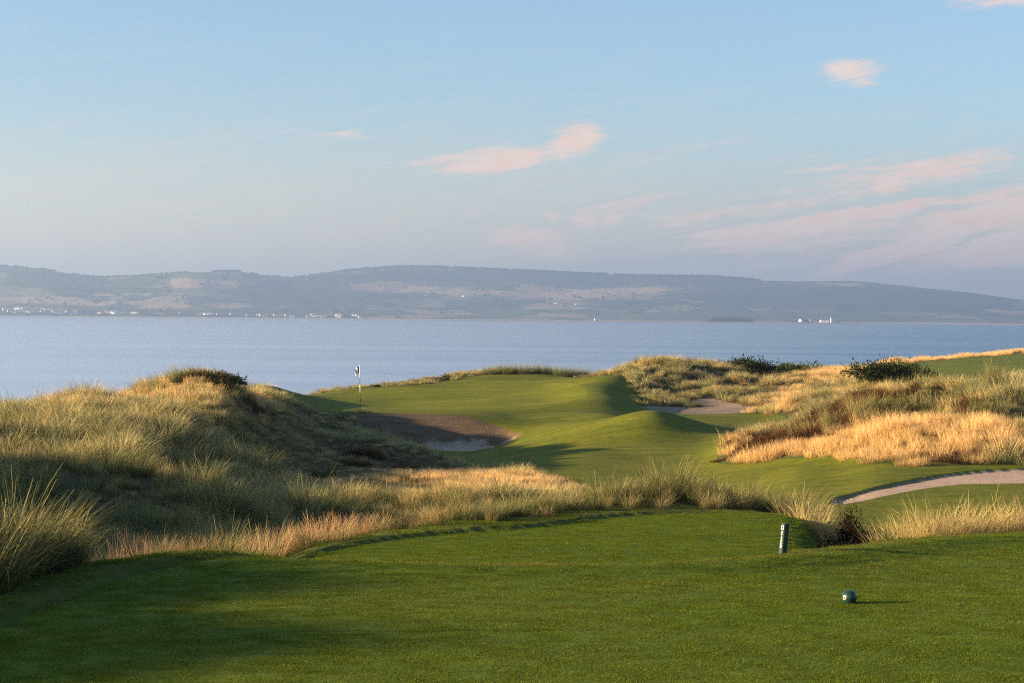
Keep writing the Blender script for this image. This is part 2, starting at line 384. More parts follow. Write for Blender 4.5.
GOLD = [(765,66.3,55,.03,1.3),(430,54,105,.085,1.25),(560,60,60,.08,.7),(830,62.5,105,.055,1.9),(740,70,34,.06,1.3),(930,60,50,.04,1.2),(120,77,120,.06,1.0),(110,60,90,.13,.34),(60,46,60,.08,.3),(250,88,30,.05,.9),(60,66,80,.05,.3),(800,153,55,.03,.8),(700,156,60,.04,.2),  # golden fescue, plus sunlit highlights on the long dune put in as gold
        (900,210,60,.07,1.2),(1010,262,70,.06,1.4),(940,236,60,.05,1.2),(850,150,60,.08,.9),(130,20.6,40,.06,.7),(240,24,60,.07,.65),(340,29,60,.07,.6),(960,24.6,90,.1,.9),(800,31,50,.06,.55),(770,122,40,.05,.8),(880,118,50,.05,.6)]
HEATH = [(812,72,52,.055,1.9),(862,73,36,.05,1.5),(770,65.6,75,.022,-1.4),(850,62.5,80,.035,-.7),(905,70,22,.02,.8),(960,68,26,.02,.6),(890,100,40,.05,.8),(470,51,45,.03,.55),(335,31,32,.04,.9),(420,36,40,.03,.4),(205,79,45,.02,.7),(935,58.5,45,.015,.5),(1015,61,24,.02,.6),(730,159,40,.02,.8),(520,157,50,.02,.5),(860,29,14,.05,1.2),(350,72,60,.08,.35)]
SHORT = [(420,33,130,.18,.55),(230,26,70,.12,.35),(90,30,90,.2,.35),(560,34,80,.12,.4),(700,35,90,.08,.45),(390,68,90,.2,.75),(300,64,60,.15,.35),(430,54,100,.08,.35),(600,56,60,.1,.5),(700,126,60,.06,.2),(330,100,40,.06,.4),(150,20.4,90,.05,.35),(560,158,60,.06,.3),(400,148,90,.05,.4)]
gold_v = blob(V[:, 0], V[:, 1], GOLD)
heath_v = blob(V[:, 0], V[:, 1], HEATH)

pos = np.column_stack([V, Z + EYE]); nrm = NRM.reshape(-1, 3)
attrs = {'gold': gold_v, 'heath': heath_v, **{'sd_' + k: v for k, v in S.items()}}
idx = np.arange(nr * nc).reshape(nr, nc)
a, b, c, d_ = idx[:-1, :-1].ravel(), idx[:-1, 1:].ravel(), idx[1:, 1:].ravel(), idx[1:, :-1].ravel()
tris = np.concatenate([np.stack([a, b, c], 1), np.stack([a, c, d_], 1)])

def clip(tris, key):
    """split triangles along attrs[key] == 0 -> (inside, outside)"""
    global pos, nrm
    val = attrs[key]
    val = np.where(np.abs(val) < 1e-6, 1e-6, val)
    ins = val[tris] < 0
    cnt = ins.sum(1)
    full_in, full_out = tris[cnt == 3], tris[cnt == 0]
    mx = tris[(cnt == 1) | (cnt == 2)]
    if len(mx) == 0:
        return full_in, full_out
    mi = val[mx] < 0
    lone_in = mi.sum(1) == 1
    lone = np.where(lone_in[:, None], mi, ~mi).argmax(1)
    ar = np.arange(len(mx))
    A, B, C = mx[ar, lone], mx[ar, (lone + 1) % 3], mx[ar, (lone + 2) % 3]
    N = len(pos)
    e = np.concatenate([np.stack([np.minimum(A, B), np.maximum(A, B)], 1), np.stack([np.minimum(A, C), np.maximum(A, C)], 1)])
    ue, inv = np.unique(e[:, 0].astype(np.int64) * (N + 1) + e[:, 1], return_inverse=True)
    i0, i1 = ue // (N + 1), ue % (N + 1)
    t = val[i0] / (val[i0] - val[i1])
    L = lambda q: q[i0] + (q[i1] - q[i0]) * (t[:, None] if q.ndim == 2 else t)
    pos = np.concatenate([pos, L(pos)]); nrm = np.concatenate([nrm, L(nrm)])
    for kk in attrs:
        attrs[kk] = np.concatenate([attrs[kk], L(attrs[kk])])
    inv = inv.ravel() + N
    p, q = inv[:len(mx)], inv[len(mx):]
    t1 = np.stack([A, p, q], 1); t2 = np.concatenate([np.stack([p, B, C], 1), np.stack([p, C, q], 1)])
    li2 = np.concatenate([lone_in, lone_in])
    return (np.concatenate([full_in, t1[lone_in], t2[~li2]]), np.concatenate([full_out, t1[~lone_in], t2[li2]]))

parts = {}
rest = tris
for k in ('bunk', 'sand', 'path', 'tee1', 'tee2', 'green', 'fair', 'field'):
    parts[k], rest = clip(rest, 'sd_' + k)
parts['rough'] = rest

# ------------------------------------------------------------------ materials
def new_mat(name):
    m = bpy.data.materials.new(name)
    m.use_nodes = True
    return m, NT(m.node_tree)

def finish(t, shader):
    o = t.n('ShaderNodeOutputMaterial')
    t.l(shader, o.inputs[0])

def principled(t, col, rough=0.9, spec=0.2, bump=None, bstr=0.5, bdist=0.02):
    p = t.n('ShaderNodeBsdfPrincipled')
    t.setin(p.inputs['Base Color'], col if not isinstance(col, tuple) else (*col[:3], 1))
    p.inputs['Roughness'].default_value = rough
    p.inputs['Specular IOR Level'].default_value = spec
    if bump is not None:
        bn = t.n('ShaderNodeBump')
        bn.inputs['Strength'].default_value = bstr
        bn.inputs['Distance'].default_value = bdist
        t.l(bump, bn.inputs['Height'])
        t.l(bn.outputs[0], p.inputs['Normal'])
    return p

def turf_mat(name, c0, c1, c2, fine=9.0, bdist=0.02, bstr=0.6):
    m, t = new_mat(name)
    P = t.n('ShaderNodeTexCoord').outputs['Object']
    n1 = t.noise(t.scale(P, (0.22, 0.3, .3)), 1.0, 5, 0.62)
    n2 = t.noise(t.scale(P, (1.2, 0.9, 1)), 1.0, 4, 0.6)
    n3 = t.noise(P, fine, 4, 0.7)
    col = t.ramp(n1, [(0.34, c0), (0.52, c1), (0.68, c2)])
    col = t.mix(t.mapr(n2, 0.35, 0.7, 0.0, 0.55), col, c2)
    col = t.mix(t.mapr(n3, 0.3, 0.72, 0.0, 1.0), t.mix(1.0, col, (0.68, 0.72, 0.6), 'MULTIPLY'), t.mix(1.0, col, (1.3, 1.25, 1.3), 'MULTIPLY'))
    n4 = t.noise(t.scale(P, (.10, 1.1, 1)), 1.0, 4, 0.6); n5 = t.noise(t.scale(P, (.5, 3.5, 1)), 1.0, 4, 0.7)
    lines = t.math('ADD', t.math('MULTIPLY', n4, .5), t.math('MULTIPLY', n5, .5))
    col = t.mix(t.mapr(lines, .38, .62, 0, 1), t.mix(1.0, col, (.74, .80, .8), 'MULTIPLY'), t.mix(1.0, col, (1.18, 1.13, 1.1), 'MULTIPLY'))
    p = principled(t, col, 0.95, 0.08, n3, bstr, bdist)
    finish(t, p.outputs[0])
    return m

M = {}
M['tee'] = turf_mat('tee_turf', (.060, .098, .005), (.083, .126, .007), (.106, .132, .009), 22.0, 0.014, 0.6)
M['fair'] = turf_mat('fairway_turf', (.078, .098, .006), (.105, .122, .008), (.140, .140, .012), 3.0, 0.03, 0.5)
M['green'] = turf_mat('green_turf', (.105, .125, .007), (.130, .148, .008), (.155, .158, .012), 2.5, 0.01, 0.3)
M['field'] = turf_mat('field_turf', (.080, .110, .012), (.105, .135, .014), (.15, .155, .025), 1.2, 0.04, 0.4)

m, t = new_mat('dune_soil')
P = t.n('ShaderNodeTexCoord').outputs['Object']
n1 = t.noise(P, 0.35, 6, 0.65); n2 = t.noise(P, 5.0, 5, 0.7)
col = t.ramp(n1, [(.3, (.040, .048, .017)), (.5, (.072, .068, .028)), (.7, (.12, .09, .042))])
col = t.mix(t.math('MULTIPLY', t.attr('gold').outputs['Fac'], 0.85, clamp=True), col, (.27, .165, .055))
col = t.mix(t.math('MULTIPLY', t.attr('heath').outputs['Fac'], 0.8, clamp=True), col, (.055, .026, .014))
col = t.mix(t.mapr(n2, .3, .7, 0, .5), col, t.mix(1.0, col, (.45, .45, .45), 'MULTIPLY'))
# mown collars around the tees: rough-cut green grass
coll = t.math('MINIMUM', t.attr('sd_tee1').outputs['Fac'], t.attr('sd_tee2').outputs['Fac'])
coll = t.math('MINIMUM', coll, t.math('ADD', t.attr('sd_fair').outputs['Fac'], 0.6))
coll = t.math('ADD', coll, t.mapr(n2, .2, .8, -.35, .35))
col = t.mix(t.mapr(coll, 0.9, 1.4, 1, 0), col, t.ramp(n2, [(.3, (.050, .075, .013)), (.7, (.098, .105, .024))]))
p = principled(t, col, 0.95, 0.05, n2, 0.8, 0.08)
finish(t, p.outputs[0]); M['soil'] = m

m, t = new_mat('bunker_sand')
P = t.n('ShaderNodeTexCoord').outputs['Object']
sp2 = t.n('ShaderNodeSeparateXYZ'); t.l(P, sp2.inputs[0])
n1 = t.noise(P, 1.3, 5, 0.65); n2 = t.noise(P, 9.0, 4, 0.7)
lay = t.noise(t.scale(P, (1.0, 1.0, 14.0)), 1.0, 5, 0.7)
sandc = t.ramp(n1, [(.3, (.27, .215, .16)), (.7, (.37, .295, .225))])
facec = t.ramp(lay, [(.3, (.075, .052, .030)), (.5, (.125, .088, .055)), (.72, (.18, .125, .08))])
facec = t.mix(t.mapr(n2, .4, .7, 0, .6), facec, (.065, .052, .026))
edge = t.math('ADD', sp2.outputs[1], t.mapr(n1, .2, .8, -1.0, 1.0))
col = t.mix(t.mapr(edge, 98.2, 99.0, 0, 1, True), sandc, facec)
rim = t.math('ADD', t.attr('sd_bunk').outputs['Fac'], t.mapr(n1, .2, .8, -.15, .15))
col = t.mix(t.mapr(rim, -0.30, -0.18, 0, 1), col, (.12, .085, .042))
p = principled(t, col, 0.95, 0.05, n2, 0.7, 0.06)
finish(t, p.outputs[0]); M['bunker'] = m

m, t = new_mat('dune_sand')
P = t.n('ShaderNodeTexCoord').outputs['Object']
n1 = t.noise(P, .6, 6, 0.65); n2 = t.noise(P, 3.5, 5, 0.7)
col = t.ramp(n1, [(.3, (.17, .13, .09)), (.7, (.30, .23, .165))])
col = t.mix(t.mapr(n2, .58, .70, 0, .7), col, (.10, .085, .035))
p = principled(t, col, 0.95, 0.05, n2, 0.6, 0.08)
finish(t, p.outputs[0]); M['sand'] = m

m, t = new_mat('gravel_path')
P = t.n('ShaderNodeTexCoord').outputs['Object']
n1 = t.noise(P, 1.1, 6, 0.65); n2 = t.noise(P, 14.0, 4, 0.75)
col = t.ramp(n1, [(.3, (.38, .275, .195)), (.7, (.52, .38, .275))])
col = t.mix(t.mapr(n2, .3, .7, 0, .45), col, (.28, .20, .14))
edge = t.math('ADD', t.attr('sd_path').outputs['Fac'], t.mapr(n1, .2, .8, -.35, .35))
col = t.mix(t.mapr(edge, -0.28, -0.05, 0, .9), col, (.12, .11, .04))
p = principled(t, col, 0.95, 0.1, n2, 0.6, 0.02)
finish(t, p.outputs[0]); M['path'] = m

# ------------------------------------------------------------------ mesh output
def link(o, parent=None):
    root_col.objects.link(o)
    if parent is not None:
        o.parent = parent
    return o

def np_mesh(name, verts, faces, mats, normals=None, fattr=None, fmat=None, smooth=True):
    me = bpy.data.meshes.new(name)
    verts = np.asarray(verts, np.float32); faces = np.asarray(faces, np.int32)
    k = faces.shape[1]
    me.vertices.add(len(verts)); me.vertices.foreach_set('co', verts.ravel())
    me.loops.add(faces.size); me.loops.foreach_set('vertex_index', faces.ravel())
    me.polygons.add(len(faces))
    me.polygons.foreach_set('loop_start', np.arange(0, faces.size, k, dtype=np.int32))
    me.update(calc_edges=True)
    me.polygons.foreach_set('use_smooth', np.full(len(faces), smooth))
    for mm in mats:
        me.materials.append(mm)
    if fmat is not None:
        me.polygons.foreach_set('material_index', np.asarray(fmat, np.int32))
    for kk, v in (fattr or {}).items():
        at = me.attributes.new(kk, 'FLOAT', 'POINT')
        at.data.foreach_set('value', np.asarray(v, np.float32))
    if normals is not None:
        me.normals_split_custom_set_from_vertices([tuple(x) for x in normals])
    me.validate()
    return me

def tag(o, label=None, cat=None, group=None, kind=None):
    if kind: o['kind'] = kind
    if label: o['label'] = label
    if cat: o['category'] = cat
    if group: o['group'] = group
    return o

def ground_part(key, name, mat, label, cat, keep=()):
    tr = parts[key]
    used, inv = np.unique(tr, return_inverse=True)
    me = np_mesh(name, pos[used], inv.reshape(-1, 3), [mat], nrm[used], {k: attrs[k][used] for k in keep})
    return tag(link(bpy.data.objects.new(name, me)), label, cat, None, 'structure')

ground_part('rough', 'dune_ground', M['soil'], 'rolling sandy dune ground under the long rough grass', 'ground', ('gold', 'heath', 'sd_tee1', 'sd_tee2', 'sd_fair'))
ground_part('tee1', 'tee_lawn', M['tee'], 'large smooth mown tee in the foreground with the green ball marker', 'tee')
ground_part('tee2', 'lower_tee_lawn', M['tee'], 'lower mown tee terrace ringed by marram tussocks', 'tee')
ground_part('fair', 'fairway_lawn', M['fair'], 'mown rolling fairway with mounds around the green and along the path', 'fairway')
ground_part('green', 'putting_green_lawn', M['green'], 'pale smooth putting green with the flagstick beside the sea', 'putting green')
ground_part('field', 'far_fairway_lawn', M['field'], 'distant mown fairway behind the dark gorse, edged by golden grass', 'fairway')
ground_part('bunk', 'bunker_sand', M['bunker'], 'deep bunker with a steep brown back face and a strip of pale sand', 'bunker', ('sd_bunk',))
ground_part('sand', 'sand', M['sand'], 'open sandy scrape below the far marram dunes', 'sand')
ground_part('path', 'gravel_path', M['path'], 'pale gravel path curving away below the grassy hill', 'path', ('sd_path',))

# ------------------------------------------------------------------ sea
m, t = new_mat('sea_water')
P = t.n('ShaderNodeTexCoord').outputs['Object']
n1 = t.noise(t.scale(P, (.07, .22, 1)), 1.0, 5, 0.6)
n2 = t.noise(t.scale(P, (.4, .9, 1)), 1.0, 4, 0.6)
n3 = t.noise(t.scale(P, (.0012, .009, 1)), 1.0, 5, 0.65)
h = t.math('ADD', t.math('MULTIPLY', n1, 1.0), t.math('MULTIPLY', n2, 0.28))
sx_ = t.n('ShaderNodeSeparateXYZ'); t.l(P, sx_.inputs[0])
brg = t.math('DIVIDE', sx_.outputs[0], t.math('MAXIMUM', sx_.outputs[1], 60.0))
sheen_fade = t.math('ADD', t.mapr(brg, -.27, .26, .20, .86), t.math('MULTIPLY', t.math('SUBTRACT', n3, .5), .55))            # brighter left side of the water painted in, darker and bluer rightwards
bn = t.n('ShaderNodeBump')
bn.inputs['Distance'].default_value = 0.5
t.l(t.mapr(sheen_fade, .22, .9, 0.22, 0.6), bn.inputs['Strength'])
t.l(h, bn.inputs['Height'])
gl = t.n('ShaderNodeBsdfGlossy'); t.l(bn.outputs[0], gl.inputs['Normal'])
t.l(t.mix(t.mapr(sheen_fade, .3, .85), (.97, .97, .98), (.76, .92, 1.0)), gl.inputs[0])
t.l(t.mapr(sheen_fade, .2, .9, .24, .40), gl.inputs['Roughness'])
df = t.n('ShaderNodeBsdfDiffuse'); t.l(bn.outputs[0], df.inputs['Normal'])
t.l(t.mix(t.mapr(sheen_fade, .2, .8), (.24, .21, .20), (.008, .085, .165)), df.inputs[0])   # pale glow on the left put into the colour, deep blue right
mx = t.n('ShaderNodeMixShader'); t.l(t.mapr(sheen_fade, .2, .85, .96, .40), mx.inputs[0])
t.l(df.outputs[0], mx.inputs[1]); t.l(gl.outputs[0], mx.inputs[2])
finish(t, mx.outputs[0]); M['sea'] = m
XS, YS = np.linspace(-6900, 6900, 70), np.concatenate([[-250, -100, 50], np.geomspace(120, 13200, 60)])
gx, gy = np.meshgrid(XS, YS)
ii = np.arange(gx.size).reshape(gx.shape)
q = np.stack([ii[:-1, :-1].ravel(), ii[:-1, 1:].ravel(), ii[1:, 1:].ravel(), ii[1:, :-1].ravel()], 1)
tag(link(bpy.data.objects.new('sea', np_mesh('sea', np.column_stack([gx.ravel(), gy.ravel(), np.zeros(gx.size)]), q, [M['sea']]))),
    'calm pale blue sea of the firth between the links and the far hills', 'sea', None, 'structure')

# ------------------------------------------------------------------ far shore
RP = [-900,-500,-200,0,30,60,100,130,165,200,240,262,290,325,370,400,440,500,560,600,640,700,735,760,800,850,880,920,960,1024,1150,1300,1700,2000]
RY = [262,258,262,266,268,272.5,277,276.5,274,272.5,272,275.5,277,273,268.5,267,267.5,269.5,272,274,275.5,276,278,280.5,281,281,283.5,288,292,300,309,316,322,326]
def ridge_d(px): return np.interp(px, [-900, 200, 420, 1024, 2000], [9300, 9600, 10800, 10600, 9800])
def shore_d(px): return np.interp(px, [-900, 0, 400, 620, 890, 1024, 2000], [8200, 8250, 8300, 8500, 8500, 8000, 7600])
def far_z(px, t):
    px = np.asarray(px, float)
    hr = (hor(px) - pchip(RP, RY, px)) / F * ridge_d(px) + EYE
    hr = np.maximum(hr, 6)
    prof = pchip([-.1, 0, .04, .25, .5, .75, 1.0, 1.25, 1.7], [-.06, .004, .035, .15, .40, .73, 1.0, .88, .4], t)
    un = fbm(px / 70.0, t * 5.0, 3, 41) * 17 * np.clip(t * 3, 0, 1) * np.clip((1.05 - t) * 4, 0, 1)
    return hr * prof + un * np.clip(hr / 200, 0.1, 1)
fpx = np.linspace(-900, 2000, 730); ft = np.concatenate([[-.1, -.03], np.linspace(0, 1.1, 110), [1.25, 1.45, 1.7]])
FP, FT = np.meshgrid(fpx, ft)
FD = shore_d(FP) + (ridge_d(FP) - shore_d(FP)) * FT
FZ = far_z(FP, FT)
FX = (FP - 512) / F * FD
FYP = hor(FP) - (FZ - EYE) / FD * F
def gp(items):
    s = 0
    for p_, y_, rx, ry, wt in items:
        s = s + wt * np.exp(-(((FP - p_) / rx) ** 2 + ((FYP - y_) / ry) ** 2) ** 2)
    return s
vis = FT < 1.03
tan_f = gp([(60,296,90,8,.30),(200,296,110,9,.22),(420,292,90,5,.25),(215,283.5,42,4,.95),(190,281,30,3,.5),(200,306,55,1.6,1.0),(40,300,60,3,.45),(165,287,60,3,.3),(480,293,45,3,.7),(560,296,50,5,.8),(610,292,50,4,.6),(650,290,45,3.5,.55),(420,288,60,3,.45),(540,302,40,2.5,.4),(690,284,40,2,.3),(90,304,60,3,.35),(300,296,50,3,.25),(350,286,45,3,.35),(760,305,60,2,.25),(820,296,70,2,.2)]) * vis
wood_f = gp([(120,290,75,3,.7),(30,283,60,2.5,.5),(300,290,60,9,.6),(350,301,60,6,.6),(330,279,60,4,.7),(480,275,150,7,1.1),(640,280,150,6,.9),(500,302,60,6,.7),(620,304,60,6,.6),(760,296,110,13,.95),(950,303,100,10,.8),(260,300,70,4,.55),(880,300,120,12,.9),(100,311,120,2,.7),(250,312,70,2,.7)]) * vis
q = np.arange(FP.size).reshape(FP.shape)
quads = np.stack([q[:-1, :-1].ravel(), q[:-1, 1:].ravel(), q[1:, 1:].ravel(), q[1:, :-1].ravel()], 1)
m, t = new_mat('far_fields')
P = t.n('ShaderNodeTexCoord').outputs['Object']
wv = t.n('ShaderNodeTexNoise'); t.l(P, wv.inputs['Vector']); wv.inputs['Scale'].default_value = .0022; wv.inputs['Detail'].default_value = 4
Pw = t.vmath('ADD', P, t.vmath('MULTIPLY', t.vmath('SUBTRACT', wv.outputs['Color'], (.5, .5, .5)), (260, 260, 0)))
vo = t.n('ShaderNodeTexVoronoi'); t.l(t.scale(Pw, (.0034, .0028, 0)), vo.inputs['Vector']); vo.inputs['Scale'].default_value = 1.0
spc = t.n('ShaderNodeSeparateColor'); t.l(vo.outputs['Color'], spc.inputs[0])
col = t.ramp(spc.outputs[0], [(.0, (.07, .095, .042)), (.25, (.14, .155, .07)), (.45, (.20, .185, .10)), (.62, (.085, .11, .045)), (.8, (.30, .23, .13))], 'CONSTANT')
ve = t.n('ShaderNodeTexVoronoi', feature='DISTANCE_TO_EDGE'); t.l(t.scale(Pw, (.0034, .0028, 0)), ve.inputs['Vector']); ve.inputs['Scale'].default_value = 1.0
col = t.mix(t.mapr(ve.outputs[0], .05, .02, 0, .75), col, (.03, .045, .022))
nf = t.noise(P, .012, 5, .65)
tf = t.math('ADD', t.attr('tan').outputs['Fac'], t.mapr(nf, .3, .7, -.3, .3))
col = t.mix(t.mapr(tf, .35, .5, 0, .95), col, (.42, .30, .18))
wf = t.math('ADD', t.attr('wood').outputs['Fac'], t.mapr(nf, .3, .7, -.45, .45))
col = t.mix(t.mapr(wf, .42, .58, 0, .95), col, t.ramp(t.noise(P, .05, 4, .7), [(.3, (.018, .030, .016)), (.7, (.045, .06, .03))]))
hb = t.mapr(t.attr('beach').outputs['Fac'], .35, .6, 0, 1)
col = t.mix(hb, col, (.42, .33, .24))
finish(t, principled(t, col, .95, .05, t.noise(P, .03, 4, .7), 1.0, 6.0).outputs[0]); M['far'] = m
beach = np.clip(1 - FZ / 9.0, 0, 1) * (FT < .2)
far_me = np_mesh('hills', np.column_stack([FX.ravel(), FD.ravel(), FZ.ravel()]), quads, [M['far']], None, {'tan': tan_f.ravel(), 'wood': wood_f.ravel(), 'beach': beach.ravel()})
tag(link(bpy.data.objects.new('hills', far_me)), 'long hazy blue hills with fields and woods across the water', 'hills', None, 'structure')

# low sand spit in front of the hills
def spit_z(px, s):
    amp = np.interp(px, [405, 440, 520, 600, 690, 740, 800, 838, 880, 893], [0, 2.5, 3.2, 3.5, 4.2, 5.5, 5.0, 4.2, 1.6, 0])
    return amp * np.clip(1 - np.abs(s) ** 1.6, -.2, 1) * (1 + .25 * fbm(px / 9.0, s * 2, 3, 5)) - .25
sx, ss = np.linspace(404, 894, 260), np.linspace(-1, 1, 15)
SP, SS = np.meshgrid(sx, ss)
SD = np.interp(SP, [400, 893], [7700, 6900]) + SS * 110
SZ = spit_z(SP, SS)
m, t = new_mat('spit_land')
P = t.n('ShaderNodeTexCoord').outputs['Object']
gz = t.n('ShaderNodeSeparateXYZ'); t.l(P, gz.inputs[0])
n1 = t.noise(P, .02, 5, .65)
col = t.ramp(n1, [(.3, (.13, .12, .06)), (.5, (.30, .235, .15)), (.7, (.17, .16, .08))])
col = t.mix(t.mapr(gz.outputs[2], .8, 1.8, 1, 0), col, (.22, .17, .13))
finish(t, principled(t, col, .95, .05).outputs[0])
q = np.arange(SP.size).reshape(SP.shape)
quads = np.stack([q[:-1, :-1].ravel(), q[:-1, 1:].ravel(), q[1:, 1:].ravel(), q[1:, :-1].ravel()], 1)
tag(link(bpy.data.objects.new('headland_shore', np_mesh('headland_shore', np.column_stack([((SP - 512) / F * SD).ravel(), SD.ravel(), SZ.ravel()]), quads, [m]))),
    'low sandy spit running out into the water before the hills', 'headland', None, 'structure')

# ------------------------------------------------------------------ grass: blades, tufts, scatter
def blade_mat(name, roots, mids, tips, transl=0.35, gold=None, dark=None):
    m, t = new_mat(name)
    h_ = t.attr('along').outputs['Fac']; br = t.attr('shade').outputs['Fac']
    tint = t.attr('tint', 'INSTANCER').outputs['Fac']
    rnd = t.n('ShaderNodeObjectInfo').outputs['Random']
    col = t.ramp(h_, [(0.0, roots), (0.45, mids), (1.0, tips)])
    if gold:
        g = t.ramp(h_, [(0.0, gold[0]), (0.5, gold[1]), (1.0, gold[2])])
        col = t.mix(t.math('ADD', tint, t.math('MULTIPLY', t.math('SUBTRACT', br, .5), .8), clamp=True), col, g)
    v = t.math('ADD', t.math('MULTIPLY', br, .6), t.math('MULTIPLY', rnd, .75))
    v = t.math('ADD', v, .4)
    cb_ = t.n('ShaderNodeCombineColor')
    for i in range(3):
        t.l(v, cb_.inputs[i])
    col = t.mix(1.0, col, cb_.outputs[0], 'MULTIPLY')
    df = t.n('ShaderNodeBsdfDiffuse'); t.l(col, df.inputs[0])
    tr = t.n('ShaderNodeBsdfTranslucent'); t.l(col, tr.inputs[0])
    mx = t.n('ShaderNodeMixShader'); mx.inputs[0].default_value = transl
    t.l(df.outputs[0], mx.inputs[1]); t.l(tr.outputs[0], mx.inputs[2])
    finish(t, mx.outputs[0])
    return m

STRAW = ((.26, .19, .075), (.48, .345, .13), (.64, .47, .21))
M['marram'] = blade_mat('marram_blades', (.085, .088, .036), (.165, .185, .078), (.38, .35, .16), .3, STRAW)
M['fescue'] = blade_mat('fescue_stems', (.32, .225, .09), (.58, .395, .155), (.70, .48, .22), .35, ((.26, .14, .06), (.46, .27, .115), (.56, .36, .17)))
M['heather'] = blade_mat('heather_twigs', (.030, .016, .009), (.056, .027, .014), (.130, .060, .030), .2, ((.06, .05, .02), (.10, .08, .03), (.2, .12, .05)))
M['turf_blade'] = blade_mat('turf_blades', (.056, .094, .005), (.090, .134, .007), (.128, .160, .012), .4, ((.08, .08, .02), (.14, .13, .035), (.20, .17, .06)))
M['gorse'] = blade_mat('gorse_spines', (.020, .028, .008), (.034, .050, .014), (.085, .095, .030), .2)

def blades(n, length, spread, width, tilt, bend, segs=4, seed=0, heads=0.0, lean=0.0, splay=1.0):
    r = np.random.default_rng(seed)
    rad = spread * np.sqrt(r.random(n)); az = r.random(n) * 2 * np.pi
    bx, by = rad * np.cos(az), rad * np.sin(az)
    out = az + r.normal(0, .7, n)
    L = length * (0.45 + 0.6 * r.random(n))
    th0 = np.abs(r.normal(0, tilt, n)) + splay * tilt * rad / max(spread, 1e-6) * .8
    bd = bend * (0.3 + r.random(n)) 
    ts = np.linspace(0, 1, segs + 1)
    px_ = np.zeros((n, segs + 1)); py_ = np.zeros_like(px_); pz_ = np.zeros_like(px_)
    for k in range(1, segs + 1):
        th = th0 + bd * ts[k] ** 1.5
        px_[:, k] = px_[:, k - 1] + np.sin(th) * L / segs
        pz_[:, k] = pz_[:, k - 1] + np.cos(th) * L / segs
    X = bx[:, None] + px_ * np.cos(out)[:, None] + lean * pz_ ** 1.5
    Y = by[:, None] + px_ * np.sin(out)[:, None]
    tw = out + np.pi / 2 + r.normal(0, .5, n)
    wv_ = width * (0.7 + .6 * r.random(n))
    prof = np.interp(ts, [0, .35, 1], [.75, 1.0, .12])
    hd = r.random(n) < heads
    W = wv_[:, None] * prof[None, :]
    if heads:
        W[hd] = (wv_[hd] * .45)[:, None] * np.interp(ts, [0, .7, .85, 1], [1, .8, 2.6, .5])[None, :]
    dx, dy = np.cos(tw)[:, None] * W / 2, np.sin(tw)[:, None] * W / 2
    va = np.stack([X - dx, Y - dy, pz_], 2); vb = np.stack([X + dx, Y + dy, pz_], 2)
    vv = np.stack([va, vb], 2).reshape(-1, 3)                       # (n, segs+1, 2, 3)
    base = (np.arange(n) * (segs + 1) * 2)[:, None] + (np.arange(segs) * 2)[None, :]
    f = np.stack([base, base + 1, base + 3, base + 2], 2).reshape(-1, 4)
    al = np.repeat(np.tile(ts, n), 2); sh = np.repeat(r.random(n), (segs + 1) * 2)
    return vv, f, al, sh

def tuft(name, mat, sets):
    vs, fs, al, sh, o = [], [], [], [], 0
    for kw in sets:
        v, f, a_, s_ = blades(**kw)
        vs.append(v); fs.append(f + o); al.append(a_); sh.append(s_); o += len(v)
    return np_mesh(name, np.concatenate(vs), np.concatenate(fs), [mat], None, {'along': np.concatenate(al), 'shade': np.concatenate(sh)})

def coll_of(name, meshes):
    c_ = bpy.data.collections.new(name)
    for i, me in enumerate(meshes):
        c_.objects.link(bpy.data.objects.new('%s_%s' % (name, 'abcdefghij'[i]), me))
    return c_

